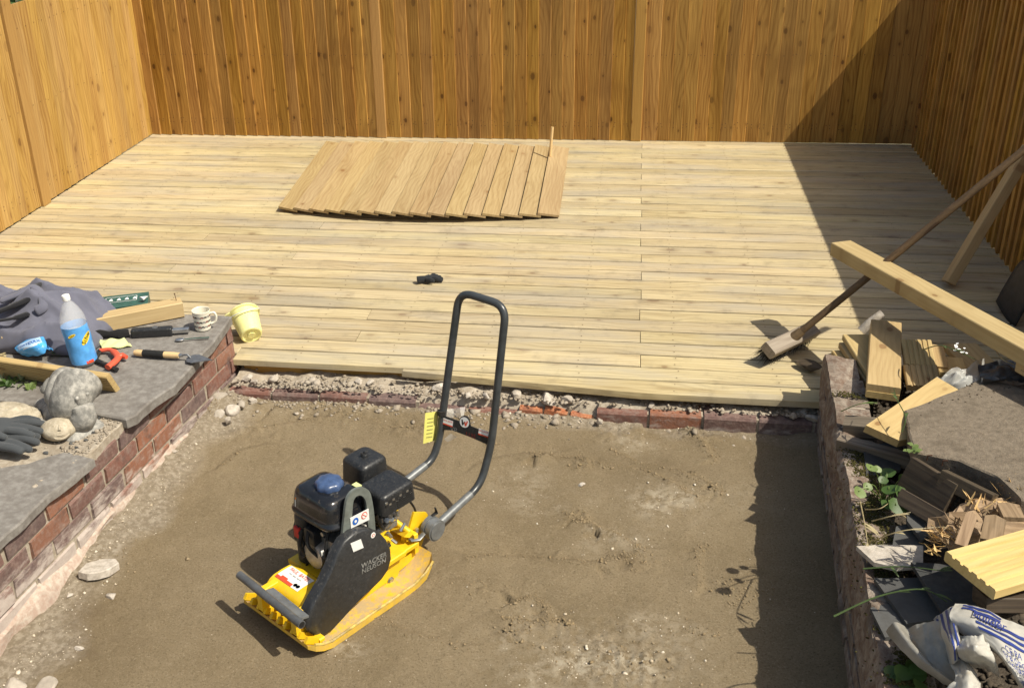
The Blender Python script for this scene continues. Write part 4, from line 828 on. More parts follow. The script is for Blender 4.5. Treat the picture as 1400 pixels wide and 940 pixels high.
for (u, v), m1 in (((486, 712), 'bluep'), ((498, 704), 'redp')):
    p = CS(u, v, ly+.0035); mb = MB(); mb.tube([p, p+L(0, .0008, 0)], .0125, 18); child('pictogram', mb, M_[m1], le)
    mb = MB(); mb.tube([p+L(0, .0008, 0), p+L(0, .0014, 0)], .005 if m1 == 'bluep' else .0095, 14); child('pictogram', mb, M_['white'], le)
    if m1 == 'redp': mb = MB(); mb.tube([p+L(.007, .0018, .007), p+L(-.007, .0018, -.007)], .0014, 4); child('pictogram', mb, M_['redp'], le)
# engine block
mb = MB(); mb.box((-.10, -.085, .125), (.055, .07, .27), c=.008); mb.tube([L(.055, .0, .20), L(.085, .0, .20)], [.052, .045], 20); eb = C('crankcase', mb, 'alu', 35)
for k in range(7): mb = MB(); mb.box((-.155, -.062, .17+k*.017), (-.09, .06, .176+k*.017)); child('cooling_fin', mb, M_['alu'], eb, 0)
C('recoil_starter', MB().lathe([(.085, 0), (.085, .03), (.07, .045), (.03, .05), (.0001, .05)], 24, frame((-.01, .10, .235), (1, 0, 0), (0, 0, -1)) @ T((0, 0, -.02))), 'black')
C('fan_housing', MB().rbox((-.095, .045, .13), (.075, .115, .325), .03), 'black')
mb = MB(); mb.box((.045, -.015, .225), (.085, .035, .30), c=.006); C('valve_cover', mb, 'black', 30)
C('control_switch', MB().rbox((.06, .065, .235), (.085, .095, .275), .006), 'red')
for k, (p0, p1, p2) in enumerate([(L(.075, -.02, .30), L(.10, .0, .25), L(.07, .03, .19)), (L(.06, .06, .31), L(.085, .07, .24), L(.05, .06, .16)), (L(.08, -.05, .28), L(.095, -.05, .22), L(.06, -.04, .15))]): C('hose', MB().tube(smooth_path([p0, p1, p2], 6), .006, 8), 'rubber')
C('drain_bolt', MB().tube([L(.05, .03, .15), L(.075, .03, .15)], .009, 6), 'steel', 25)
C('oil_filler', MB().tube([L(.045, -.05, .165), L(.085, -.055, .185)], [.016, .016], 12), 'rubber')
# fuel tank
def tank(x0, x1, y0, y1):
    mb = MB(); cx, cy = (x0+x1)/2, (y0+y1)/2; n = 44
    lev = [(.90, .322), (.985, .329), (1.03, .336), (1.045, .342), (1.03, .348), (.985, .352), (.965, .366), (.94, .388), (.90, .408), (.84, .421), (.76, .428), (.6, .431)]
    for s, z in lev:
        for k in range(n):
            a = 2*math.pi*k/n; e_ = .42; ca, sa = math.cos(a), math.sin(a)
            mb.v.append((cx+(x1-x0)/2*s*math.copysign(abs(ca)**e_, ca), cy+(y1-y0)/2*s*math.copysign(abs(sa)**e_, sa), z))
    for i in range(len(lev)-1):
        for k in range(n): mb.f.append((i*n+k, i*n+(k+1) % n, (i+1)*n+(k+1) % n, (i+1)*n+k))
    mb.f += [tuple(range(n-1, -1, -1)), tuple(range((len(lev)-1)*n, len(lev)*n))]; return mb
tk = C('fuel_tank', tank(-.08, .086, -.105, .108), 'tank', 60)
cz = T((-.004, -.005, .426)); mb = MB(); n = 32; lev = [(.044, -.006), (.045, .0), (.045, .014), (.040, .021), (.030, .024), (.001, .0245)]
for r_, z in lev:
    for k in range(n): a = 2*math.pi*k/n; rr = r_*(1+.055*math.cos(8*a)*(1 if r_ > .03 else .2)); mb.v.append((rr*math.cos(a)-.004, rr*math.sin(a)-.005, z+.430))
for i in range(len(lev)-1):
    for k in range(n): mb.f.append((i*n+k, i*n+(k+1) % n, (i+1)*n+(k+1) % n, (i+1)*n+k))
child('filler_cap', mb, M_['blue'], tk, 45)
mb = MB(); q = [V3(.0775, .06, .405), V3(.0775, -.0, .405), V3(.083, -.0, .352), V3(.083, .06, .352)]
def tank_sticker(y0, y1, z0, z1, mat, off, name):
    mb = MB(); xx = lambda z: .0815*(.965 if z < .361 else .965-(z-.36)*1.25)+.002-.0035+off
    P_ = [(xx(z), y, z) for z in np.linspace(z0, z1, 5) for y in np.linspace(y0, y1, 3)]; mb.v = P_
    for i in range(4):
        for j in range(2): a = i*3+j; mb.f.append((a, a+1, a+4, a+3))
    child(name, mb, M_[mat], tk, 60)
tank_sticker(.015, .075, .352, .396, 'greyp', .0035, 'sticker'); tank_sticker(.017, .073, .354, .385, 'white', .0040, 'sticker'); tank_sticker(.017, .073, .386, .394, 'orangep', .0040, 'sticker_band')
for k in range(4): tank_sticker(.022, .068, .358+k*.006, .360+k*.006, 'greyp', .0044, 'print_line')
child('sticker', MB().box((-.075, -.082, .4265), (-.055, -.055, .4305)), M_['lime'], tk, 0)
# air cleaner and silencer
ac = C('air_cleaner', MB().rbox((-.268, -.012, .285), (-.142, .115, .422), .022, top=.9), 'black', 50)
child('wing_nut', MB().lathe([(.014, 0), (.012, .008), (.005, .010), (.004, .02), (.0001, .02)], 12, T((-.206, .05, .420))).tube([(-.220, .05, .436), (-.206, .05, .430), (-.192, .05, .436)], [.004, .003, .004], 6), M_['black'], ac)
C('filter_neck', MB().box((-.24, .0, .22), (-.13, .07, .29), c=.01), 'black', 30)
mu = C('silencer', MB().rbox((-.245, -.155, .325), (-.095, -.025, .397), .018, top=.94), 'black', 50)
for k in range(8):
    for j in range(2): mb = MB(); x = -.225+k*.0155; mb.box((x, -.1535+.0, .368-j*.011), (x+.009, -.149, .375-j*.011)); child('slot_fill', mb, M_['steel' if (k+j) % 2 else 'blackp'], mu, 0)  # boxes for openings; the black ones paint in their shade
for k in range(5): mb = MB(); mb.box((-.225, -.1558, .331+k*.0075), (-.155, -.1525, .334+k*.0075)); child('louvre', mb, M_['blackp'], mu, 0)
for k in range(5): mb = MB(); mb.box((-.13-.0, -.06-.014*k, .3875), (-.112, -.052-.014*k, .392)); child('louvre', mb, M_['blackp'], mu, 0)
mb = MB(); mb.tube(smooth_path([L(-.15, .09, .30), L(-.17, .1, .26), L(-.15, .08, .22), L(-.11, .06, .21)], 6), .013, 10); C('exhaust_pipe', mb, 'alu')
for k, (x, y, z) in enumerate([(-.16, .105, .262), (-.185, .1, .25), (-.2, .085, .235), (-.17, .07, .24)]): C('carburettor_fitting', MB().tube([L(x, y, z), L(x+.02, y+.012, z+.012)], .009, 8), 'steel')
C('carburettor', MB().rbox((-.215, -.09, .205), (-.16, -.03, .262), .012), 'alu')
C('control_rod', MB().tube([L(-.2, .02, .25), L(-.30, -.01, .21)], .007, 8), 'alu')
rn = random.Random(77)
for k in range(16):
    x, y, z = rn.uniform(-.20, -.05), rn.uniform(.06, .12), rn.uniform(.17, .30); d = V3(rn.gauss(0, 1), rn.gauss(0, 1), rn.gauss(0, .6)).normalized(); C('linkage_piece', MB().tube([L(x, y, z), L(x, y, z)+d*rn.uniform(.015, .04)], rn.uniform(.003, .008), 7), ('steel', 'alu', 'alu', 'rubber')[k % 4])
for k in range(9):
    y, z = rn.uniform(-.075, .08), rn.uniform(.15, .30); C('engine_bolt', MB().tube([L(.056, y, z), L(.068+.01*rn.random(), y, z)], rn.uniform(.005, .009), 6), ('steel', 'alu', 'rubber')[k % 3], 25)
C('ignition_lead', MB().tube(smooth_path([L(-.09, -.05, .30), L(.0, -.10, .31), L(.07, -.08, .28), L(.08, -.05, .22), L(.06, -.06, .17)], 6), .005, 8), 'rubber')
C('throttle_cable', MB().tube(smooth_path([L(-.16, .06, .30), L(-.24, .09, .30), L(-.30, .08, .22), L(-.32, .06, .15)], 6), .004, 8), 'rubber')
C('exhaust_guard', MB().tube(smooth_path([CS(513, 703, .10), CS(520, 716, .10), CS(524, 722, .10)], 4), .008, 8), 'black')

# ================================================================ THINGS ON THE LEFT WALL
TZ = .2
def boardM(a, b, wdir): return frame(a, b-a, wdir)
def tapered_text(part, s, size, Mx, mat): letters(s, size, M_[mat], part, Mx)
# timber length with a nail in its end
a, b = W(104, 446, .245), W(243, 418, .250); a.z = b.z = TZ+.045
bm_ = thing('timber_length', 'short thick length of pale sawn timber lying behind the black tool, nail in one end', 'timber', boardM(V3(a.x, a.y, TZ), V3(b.x, b.y, TZ), V3(0, 0, 1).cross(b-a)))
Lb = (b-a).length+.02
obj('timber', MB().box((-.3, -.025, .001), (Lb, .045, .072), c=.004), M_['beam'], bm_, None, 25)
obj('nail', MB().tube([(Lb-.02, .01, .06), (Lb-.024, .012, .105)], .0018, 6).tube([(Lb-.024, .012, .105), (Lb-.0242, .012, .1065)], .004, 8), M_['rust'], bm_, None, 25)
# grooved decking offcut in front of the snail
def groove_profile(w, th, n=7, up=True, c=.004, gd=.0045):
    pr = [(0, 0)]; pr = [(c, 0), (w-c, 0), (w, c), (w, th-c), (w-c, th)]; p = w/n
    for i in range(n-1, 0, -1):
        x = i*p; pr += [(x+p*.22, th), (x+p*.12, th-gd), (x-p*.12, th-gd), (x-p*.22, th)]
    return pr+[(c, th), (0, th-c), (0, c)]
a, b = W(0, 490, TZ+.10), W(150, 513, TZ+.085); w = V3(0, 0, -1); 
oc = thing('decking_offcut', 'grooved decking offcut standing on edge behind the snail ornament', 'timber', frame(V3(b.x, b.y, TZ+.098), a-b, V3(0, .52, -1)))
obj('board', MB().profile(groove_profile(.112, .026, 9), -.0, (a-b).length+.25), M_['deckcut'], oc, None, 20)
# bottle
bp = W(117, 497, TZ); bt = thing('drink_bottle', 'two litre clear plastic bottle with crumpled blue label and white cap', 'bottle', T(bp) @ Matrix.Rotation(math.radians(-5), 4, 'Y') @ Rz(.3))
def bot(pr, n=36, crump=0., seed=0):
    mb = MB(); m = len(pr)
    for r, z in pr:
        for k in range(n):
            a = 2*math.pi*k/n; rr = r*(1+crump*(math.sin(3*a+z*60+seed)*.6+math.sin(5*a-z*95)*.4)*(1 if .03 < z < .2 else .15)); mb.v.append((rr*math.cos(a), rr*math.sin(a), z))
    for i in range(m-1):
        for k in range(n): mb.f.append((i*n+k, i*n+(k+1) % n, (i+1)*n+(k+1) % n, (i+1)*n+k))
    return mb
prof = [(.028, .0), (.04, .001), (.049, .012), (.0515, .03)]+[(.0515, .03+.02*k) for k in range(1, 9)]+[(.0505, .20), (.048, .215), (.043, .232), (.035, .25), (.025, .268), (.016, .28), (.0125, .287), (.0125, .295)]
obj('bottle_body', bot(prof, crump=.03), M_['clear'], bt, None, 70)
lb = obj('label', bot([(.0522, .018)]+[(.0524, .03+.0125*k) for k in range(13)], crump=.032), M_['label'], bt, None, 50)
obj('cap', MB().lathe([(.0155, .287), (.0158, .289), (.0158, .306), (.0145, .309), (.0001, .309)], 24), M_['wplastic'], bt)
obj('drink', bot([(.045, .012)]+[(.049, .03+.02*k) for k in range(0, 7)]+[(.001, .151)], crump=.028), M_['water'], bt)
def wrap(part, pts, mat, r, name):                                  # flat print wrapped round the bottle: (angle*r, z)
    mb = MB(); mb.v = [(r*(1+.032*(math.sin(3*(x/r)+z*60)*.6+math.sin(5*(x/r)-z*95)*.4))*math.cos(x/r), r*(1+.032*(math.sin(3*(x/r)+z*60)*.6+math.sin(5*(x/r)-z*95)*.4))*math.sin(x/r), z) for x, z in pts[0]]; mb.f = pts[1]; child(name, mb, M_[mat], part, 0)
inv = bt.matrix_basis.inverted() @ CAM; fa = math.atan2(inv.y, inv.x); ar = .0535
def ell(cx, cz, a, b, rot, n=20): return [(cx+a*math.cos(t)*math.cos(rot)-b*math.sin(t)*math.sin(rot), cz+a*math.cos(t)*math.sin(rot)+b*math.sin(t)*math.cos(rot)) for t in np.linspace(0, 2*math.pi, n)[:-1]]
e_ = ell((fa+.62)*ar, .125, .032, .014, .75); wrap(lb, (e_+[((fa+.62)*ar, .125)], [(i, (i+1) % 19, 19) for i in range(19)]), 'yprint', .0538, 'brand_oval')
v, f = text_verts('Schw', .026, .01); cr, sr = math.cos(.75), math.sin(.75); wrap(lb, ([((fa+.60)*ar+x*cr-y*sr, .125+x*sr+y*cr) for x, y, z in v], f), 'blackp', .0545, 'lettering')
e_ = ell((fa-.42)*ar, .150, .017, .006, .35); wrap(lb, (e_+[((fa-.42)*ar, .150)], [(i, (i+1) % 19, 19) for i in range(19)]), 'yprint', .0538, 'brand_oval')
v, f = text_verts('Schw', .010, .01); wrap(lb, ([((fa-.42)*ar+x*.94-y*.34, .150+x*.34+y*.94) for x, y, z in v], f), 'blackp', .0545, 'lettering')
wrap(lb, ([((fa+.1+k*.2)*ar, .018+d) for k in range(4) for d in (0, .012)], [(2*k, 2*k+2, 2*k+3, 2*k+1) for k in range(3)]), 'redp', .0538, 'label_band')

# patch surface helper: control grid -> smooth sheet
def patch(ctrl, nu, nv, disp=None):
    G_ = np.array([[list(p) for p in r] for r in ctrl], float); a, b = G_.shape[:2]
    def cr1(P, t):
        n = len(P); t = min(max(t, 0), 1)*(n-1); i = min(int(t), n-2); t -= i; g = lambda k: P[min(max(k, 0), n-1)]
        p0, p1, p2, p3 = g(i-1), g(i), g(i+1), g(i+2); return .5*(2*p1+(p2-p0)*t+(2*p0-5*p1+4*p2-p3)*t*t+(3*p1-p0-3*p2+p3)*t**3)
    def S(u, v):
        R_ = np.array([cr1(G_[i], v) for i in range(a)]); p = Vector(cr1(R_, u))
        if disp: p = p+disp(u, v)
        return p
    mb = MB()
    for i in range(nu):
        for j in range(nv): mb.v.append(tuple(S(i/(nu-1), j/(nv-1))))
    for i in range(nu-1):
        for j in range(nv-1): k = i*nv+j; mb.f.append((k, k+nv, k+nv+1, k+1))
    return mb, S
def solid(o, t): md = o.modifiers.new('solid', 'SOLIDIFY'); md.thickness = t; md.offset = 0; return o

# jacket: crumpled fleece heaped on the wall
jx0, jx1, jy0, jy1 = -3.0, -2.20, 3.60, 4.03
nu, nv = 150, 100; mb = MB()
for i in range(nu):
    for j in range(nv):
        s, t = i/(nu-1), j/(nv-1); x = jx0+(jx1-jx0)*s; y = jy0+(jy1-jy0)*t
        ridge = .10+.085*math.exp(-((s-.70)/.22)**2)+.05*math.exp(-((s-.25)/.25)**2)
        prof_ = max(0., math.sin(math.pi*min(1, max(0, t*1.0))))**.45
        edge = min(1, (1-s)/.16)**.6 if s > .84 else 1
        e2 = min(1, s/.05)
        base = ridge*prof_*edge*e2
        q1 = x*2.2+y*9.5+.9*n1(x, y, 3., 101); q2 = -x*6.+y*12+1.2*n1(x, y, 4., 105)
        fold = .034*(1-abs(math.sin(q1*2.3)))**1.5+.036*(1-abs(math.sin(q2*1.5+1.)))**2.0+.05*n1(x*1., y*2.0, 7., 111)-.02
        z = TZ+.004+base+fold*min(1, base/.05)
        mb.v.append((x+.012*math.sin(y*31)*(1-edge), y, z))
for i in range(nu-1):
    for j in range(nv-1): k = i*nv+j; mb.f.append((k, k+nv, k+nv+1, k+1))
jk = thing('fleece_jacket', 'crumpled grey blue fleece jacket heaped on the wall behind the bottle', 'jacket', V3(-2.6, 3.8, TZ))
solid(obw('body', mb, M_['fleece'], jk, 70), .006)
for pts, r in (([W(0, 425, .36), W(18, 418, .375), W(36, 410, .385), W(48, 398, .40), W(52, 388, .395)], [.02, .024, .026, .022, .006]), ([W(0, 438, .34), W(22, 434, .35), W(40, 428, .35)], [.012, .02, .004])):
    mb = MB().tube(smooth_path(pts, 5), [r[min(len(r)-1, int(i/5))] for i in range((len(pts)-1)*5+1)], 10, flat=.45); obw('lining', mb, M_['lining'], jk, 70)
mb = MB().tube(smooth_path([W(0, 412, .375), W(25, 402, .40), W(44, 392, .415), W(56, 402, .40), W(60, 418, .375), W(48, 426, .36)], 6), [.008]+[.022]*29+[.006], 12, flat=.5); obw('collar', mb, M_['fleece'], jk, 70)
# black tool with silver end
a, b = W(118, 458, TZ+.02), W(236, 451, TZ+.02); tl = thing('folded_tool', 'long black ridged tool with a bright metal end lying beside the mug', 'tool', frame(V3(a.x, a.y, TZ), V3(b.x-a.x, b.y-a.y, 0), V3(0, 0, 1).cross(b-a)))
Lt = ((b-a).xy).length; mb = MB(); mb.rbox((Lt*.52, -.019, .001), (Lt, .019, .036), .008); obj('grip', mb, M_['black'], tl)
mb = MB(); pts = [(-.10+i*.04, .008*math.sin(i*1.9), .018) for i in range(int((Lt*.55+.1)/.04)+1)]; mb.tube(pts, [.016+.005*math.sin(i*2.3) for i in range(len(pts))], 9, flat=1.2); obj('fabric_sleeve', mb, M_['cord'], tl)
obj('metal_end', MB().box((Lt, -.012, .008), (Lt+.07, .012, .026), c=.002), M_['steel'], tl, None, 25)
obj('thumb_ring', MB().lathe([(.009, 0), (.013, 0), (.013, .003), (.009, .003)], 20, T((Lt*.80, 0, .036))), M_['grey'], tl)
# mug
mp = W(278, 449, TZ); mg = thing('mug', 'cream china mug with rows of small animals standing near the wall corner', 'mug', T(mp))
body = obj('cup', MB().lathe([(.0001, .004), (.030, .0), (.034, .003), (.0365, .02), (.0385, .085), (.0395, .088), (.0385, .09), (.0365, .088), (.035, .03), (.030, .012), (.0001, .012)], 40), M_['china'], mg)
cd = (CAM-mp); hd_ = math.atan2(cd.y, cd.x); ha_ = hd_+1.35
pts = [Vector((math.cos(ha_)*r, math.sin(ha_)*r, z)) for r, z in ((.037, .072), (.056, .074), (.063, .055), (.056, .032), (.036, .022))]; obj('handle', MB().tube(smooth_path(pts, 6), .0052, 10), M_['china'], mg)
i_ = 0
for row in range(3):
    for k in range(-3, 4):
        an = hd_+k*.36+(.18 if row % 2 else 0); z = .022+row*.022; col_ = ('blackp', 'greyp', 'dkred')[i_ % 3]; i_ += 1; mb = MB(); r_ = .0367+.002*(z/.085)+.0006
        sh = [(-.006, -.004), (-.004, -.004), (-.004, -.001), (.003, -.001), (.003, -.004), (.005, -.004), (.006, .002), (.004, .004), (-.005, .004), (-.007, .001)]
        mb.v = [(r_*math.cos(an+x/r_), r_*math.sin(an+x/r_), z+y) for x, y in sh]; mb.f = [tuple(range(len(sh)))]; child('animal_print', mb, M_[col_], body, 0)
# spoon
a, b = W(240, 464, TZ+.008), W(286, 461, TZ+.008); sp_ = thing('spoon', 'green handled metal spoon lying at the slab edge below the mug', 'spoon', frame(V3(a.x, a.y, TZ+.001), V3(b.x-a.x, b.y-a.y, 0), V3(0, 0, 1).cross(b-a)))
mb = MB().ball((.018, 0, .006), (.021, .0135, .005)); obj('bowl', mb, M_['steel'], sp_); obj('handle', MB().tube([(.036, 0, .006), (.08, 0, .008), ((b-a).length, 0, .007)], [.003, .004, .005], 8, flat=.5), M_['spoonh'], sp_)
# trowel
a = W(184, 481, TZ+.02); b = W(290, 489, TZ+.022); tr = thing('trowel', 'pointing trowel with black taped wooden handle, blade hanging over the wall edge', 'trowel', frame(V3(a.x, a.y, TZ+.0), V3(b.x-a.x, b.y-a.y, .004), V3(0, 0, 1).cross(b-a)))
Lr = (b-a).length; hL = Lr*.58
obj('handle', MB().tube([(0, 0, .017), (.012, 0, .018), (.05, 0, .017), (hL-.02, 0, .018), (hL, 0, .019)], [.011, .014, .013, .0135, .012], 14), M_['ash'], tr)
obj('grip_tape', MB().tube([(.04+i*.0095, 0, .0175) for i in range(int(hL*.55/.0095))], [.0152+.0006*(i % 2) for i in range(int(hL*.55/.0095))], 14), M_['rubber'], tr)
obj('ferrule', MB().tube([(hL, 0, .019), (hL+.014, 0, .02)], [.009, .007], 12), M_['steel'], tr); obj('neck', MB().tube(smooth_path([(hL+.012, 0, .02), (hL+.035, 0, .024), (hL+.045, 0, .016), (hL+.05, 0, .010)], 4), .0042, 8), M_['blade'], tr)
bl_ = [(hL+.03, 0), (hL+.045, .03), (hL+.07, .038), (Lr-.01, .004), (Lr, 0), (Lr-.01, -.004), (hL+.07, -.038), (hL+.045, -.03)]; obj('blade', MB().prism(bl_[::-1], .007, .0095), M_['blade'], tr, None, 25)
# lime cloth
c0 = [[W(u, v, TZ+z) for u, v, z in r] for r in ([(134, 466, .012), (150, 464, .02), (170, 463, .012)], [(138, 472, .01), (155, 470, .016), (176, 469, .008)], [(140, 478, .004), (158, 475, .008), (180, 473, .004)])]
mb, S_ = patch(c0, 14, 18, lambda u, v: V3(0, 0, .004*math.sin(u*9+v*14))); lc = solid(obw('body', mb, M_['lime'], thing('cleaning_cloth', 'pale lime green cloth lying between bottle and trowel', 'cloth', W(157, 471, TZ))), .006)
# saw with coral handle
sw = thing('hand_saw', 'hand saw with coral and black handle lying beside the bottle', 'saw', T(W(160, 495, TZ)) @ Rz(0))
Wl = lambda u, v, z: W(u, v, TZ+z)-W(160, 495, TZ)
hp_ = [Wl(137, 479, .016), Wl(150, 478, .02), Wl(158, 483, .022), Wl(161, 489, .022), Wl(155, 496, .02), Wl(147, 502, .018)]
obj('grip', MB().tube(smooth_path(hp_, 5), [.011]*8+[.015]*18, 12, flat=.8), M_['coral'], sw); obj('thumb_horn', MB().tube([Wl(161, 488, .022), Wl(168, 486, .022), Wl(173, 488, .021)], [.013, .013, .009], 12), M_['coral'], sw)
obj('guard', MB().tube(smooth_path([Wl(137, 479, .015), Wl(133, 486, .013), Wl(132, 492, .012), Wl(145, 498, .012), Wl(160, 505, .012)], 5), [.01]*21, 10, flat=.8), M_['rubber'], sw)
obj('blade', MB().add([tuple(Wl(*p)) for p in ((138, 478, .009), (131, 494, .009), (72, 480, .009), (80, 470, .009), (138, 478, .0105), (131, 494, .0105), (72, 480, .0105), (80, 470, .0105))], [(0, 1, 2, 3), (7, 6, 5, 4), (0, 4, 5, 1), (1, 5, 6, 2), (2, 6, 7, 3), (3, 7, 4, 0)]), M_['blade'], sw, None, 0)
# wipes pack
c0 = [[W(u, v, TZ+z) for u, v, z in r] for r in ([(58, 459, .075), (62, 465, .075), (64, 474, .06), (62, 482, .04)], [(44, 461, .07), (46, 470, .085), (50, 478, .06), (56, 485, .03)], [(30, 468, .055), (32, 475, .065), (38, 482, .045), (46, 486, .02)], [(20, 476, .03), (23, 480, .035), (30, 484, .025), (38, 487, .01)])]
wp = thing('wipes_packet', 'bright blue crumpled foil packet with white print between jacket and offcut', 'packet', W(45, 478, TZ))
mb, S_ = patch(c0, 22, 22, lambda u, v: V3(0, 0, .0012*math.sin(u*17+v*9)+.001*math.sin(v*23-u*11))); pk = solid(obw('foil', mb, M_['wipes'], wp, 70), .004)
def on_patch(S, s, size, u0, v0, du, dv, mat, par, name='lettering', off=.005, sx=1.):   # print mapped on to a sheet; du, dv: (u, v) step per unit of text x, y
    v_, f_ = text_verts(s, size, .012); mb = MB(); nrm = V3(0, -.4, 1).normalized()
    mb.v = [tuple(S(u0+x*sx*du[0]+y*dv[0], v0+x*sx*du[1]+y*dv[1])+nrm*off) for x, y, z in v_]; mb.f = f_; return obw(name, mb, M_[mat], par, 0)
def quad_patch(S, u0, u1, v0, v1, mat, par, name, off=.004, k=10):
    mb = MB(); nrm = V3(0, -.4, 1).normalized()
    for i in range(k+1):
        for j in range(k+1): mb.v.append(tuple(S(u0+(u1-u0)*i/k, v0+(v1-v0)*j/k)+nrm*off))
    for i in range(k):
        for j in range(k): a = i*(k+1)+j; mb.f.append((a, a+k+1, a+k+2, a+1))
    return obw(name, mb, M_[mat], par, 60)
M_['paleb'] = plain('pale_blue_print', (.42, .60, .82, 1), .35, noise=.05)
quad_patch(S_, .12, .85, .12, .85, 'paleb', wp, 'printed_field', .0035); on_patch(S_, 'CORTEXRX', .14, .5, .28, (-1, 0), (0, -1), 'bluep', wp, sx=.95)
for k in range(3): quad_patch(S_, .25, .72, .45+k*.11, .49+k*.11, 'white', wp, 'print_line', .0055)
mb, S2 = patch([[W(60, 468, TZ+.05), W(76, 466, TZ+.03), W(90, 470, TZ+.01)], [W(62, 478, TZ+.04), W(74, 477, TZ+.03), W(86, 480, TZ+.01)]], 12, 16, lambda u, v: V3(0, 0, .010*math.sin(u*14+v*9)*math.sin(v*17))); solid(obw('foil_end', mb, M_['wipes'], wp, 60), .003)
# dark green card box behind the timber
a, b = W(125, 412, TZ+.06), W(203, 406, TZ+.05); gb = thing('card_box', 'dark green printed box lying behind the timber length', 'box', frame(V3(a.x, a.y, TZ+.0), V3(b.x-a.x, b.y-a.y, 0), V3(0, 0, 1).cross(b-a)))
Lg = (b-a).length; obj('box', MB().box((0, -.08, .002), (Lg, .055, .055), c=.003), M_['teal'], gb, None, 25)
for q in ([(.06, -.03), (Lg-.05, -.03), (Lg-.05, -.027), (.06, -.027)], [(.06, .027), (Lg-.05, .027), (Lg-.05, .03), (.06, .03)], [(.06, -.03), (.063, -.03), (.063, .03), (.06, .03)], [(Lg-.053, -.03), (Lg-.05, -.03), (Lg-.05, .03), (Lg-.053, .03)]):
    obj('label_frame', MB().add([(x, y, .0556) for x, y in q], [(0, 1, 2, 3)]), M_['white'], gb, None, 0)
for k in range(4): obj('label_print', MB().add([(.075+k*.035, -.012, .0557), (.095+k*.035, -.012, .0557), (.088+k*.035, .014, .0557), (.08+k*.035, .008, .0557)], [(0, 1, 2, 3)]), M_['white'], gb, None, 0)
tag(one_rock('paper_tissue', W(196, 407, TZ+.075), (.028, .014, .012), M_['wplastic'], 77, .4), 'crumpled white tissue resting on the green box', 'tissue')
# bucket tipped over at the wall end
bk_c = V3(-1.615, 4.15, 0)
rim_c = WY(331, 431, 4.20); base_c = WY(341, 460, 4.33); axd = (rim_c-base_c).normalized()
rim_c = V3(-1.69, 4.19, .155); base_c = V3(-1.655, 4.27, .062)
p_r, p_b = WY(333, 428, 4.30), WY(344, 458, 4.19); axd = (p_r-p_b).normalized(); Lk = .15
Mk = axd.to_track_quat('Z', 'Y').to_matrix().to_4x4(); bko = p_b-axd*.0
bk = thing('bucket', 'small yellow plastic bucket with white handle tipped against the end of the wall', 'bucket', T(bko) @ Mk)
obj('pail', MB().lathe([(.0001, .0), (.018, .0), (.02, .004), (.036, .004), (.044, -.002), (.050, .0), (.052, .006), (.066, .128), (.075, .130), (.076, .136), (.072, .138), (.064, .134), (.05, .010), (.0001, .010)], 44), M_['bucket'], bk, None, 40)
obj('base_ring', MB().lathe([(.012, -.003), (.018, -.003), (.018, .0), (.012, .0)], 24), M_['bucket'], bk)
loc_cam = (bk.matrix_basis.inverted().to_3x3() @ V3(-1, .1, .2)).normalized(); ang0 = math.atan2(loc_cam.y, loc_cam.x)
pts = []
up_l = bk.matrix_basis.inverted().to_3x3() @ (CAM-bko).normalized(); a0 = math.atan2(up_l.y, up_l.x)
for k in range(15): t = math.pi*k/14; pts.append((.078*math.cos(t)*-math.sin(a0)+math.cos(a0)*math.sin(t)*.076, .078*math.cos(t)*math.cos(a0)+math.sin(a0)*math.sin(t)*.076, .132-math.sin(t)*.045))
obj('bail', MB().tube(pts, .0042, 8, flat=.6), M_['wplastic'], bk)
sp2 = [(.075*math.cos(a0-1.2+d)*q, .075*math.sin(a0-1.2+d)*q, .134) for d, q in ((-.3, 1.), (-.12, 1.18), (0, 1.25), (.12, 1.18), (.3, 1.))]; obj('spout', MB().prism([(x, y) for x, y, z in sp2], .130, .138), M_['bucket'], bk, None, 30)
# snail ornament
sn = thing('snail_ornament', 'weathered grey stone snail with coiled shell sitting on the wall', 'ornament', T(V3(-2.035, 3.14, .18)) @ Rz(math.radians(-28)) @ Matrix.Scale(1.17, 4))
# shell: growing spiral tube around the local y axis
def shell():
    mb = MB(); n = 110; m = 24; turns = 2.6; ax = V3(-.65, -.69, .33).normalized(); e1 = ax.cross(V3(0, 0, 1)).normalized(); e2 = ax.cross(e1)
    for i in range(n):
        t = i/(n-1); a = t*turns*2*math.pi+.6; r = .010+.068*t**1.25; R_ = .52*r; c = V3(.022, .02, .098)+ax*(.108*(1-t)**.8-.012)+(e1*math.cos(a)+e2*math.sin(a))*R_; rad = e1*math.cos(a)+e2*math.sin(a)
        for k in range(m): b = 2*math.pi*k/m; mb.v.append(tuple(c+(rad*math.cos(b)+ax*math.sin(b)*.92)*r))
    for i in range(n-1):
        for k in range(m): mb.f.append((i*m+k, i*m+(k+1) % m, (i+1)*m+(k+1) % m, (i+1)*m+k))
    mb.f += [tuple(range(m)), tuple(range((n-1)*m, n*m))]; return mb
obj('shell', shell(), M_['statue'], sn, None, 60)
obj('shell_lip', MB().tube(smooth_path([(-.07, -.06, .045), (-.03, -.085, .032), (.03, -.09, .036), (.075, -.07, .055)], 6), [.006]+[.010]*16+[.006]*2, 10), M_['statue'], sn)
mb = MB().tube(smooth_path([(-.12, -.02, .016), (-.06, -.03, .026), (.03, -.03, .03), (.09, -.02, .034), (.115, -.015, .062), (.108, -.01, .098)], 5), [.012]+[.034]*6+[.042]*8+[.040]*6+[.036]*4+[.024], 14); obj('foot', mb, M_['statue'], sn, None, 60)
for q in (-1, 1): obj('feeler', MB().tube([(.115, q*.014-.01, .112), (.120, q*.018-.01, .128)], [.007, .006], 8).ball((.12, q*.018-.01, .130), .007), M_['statue'], sn)
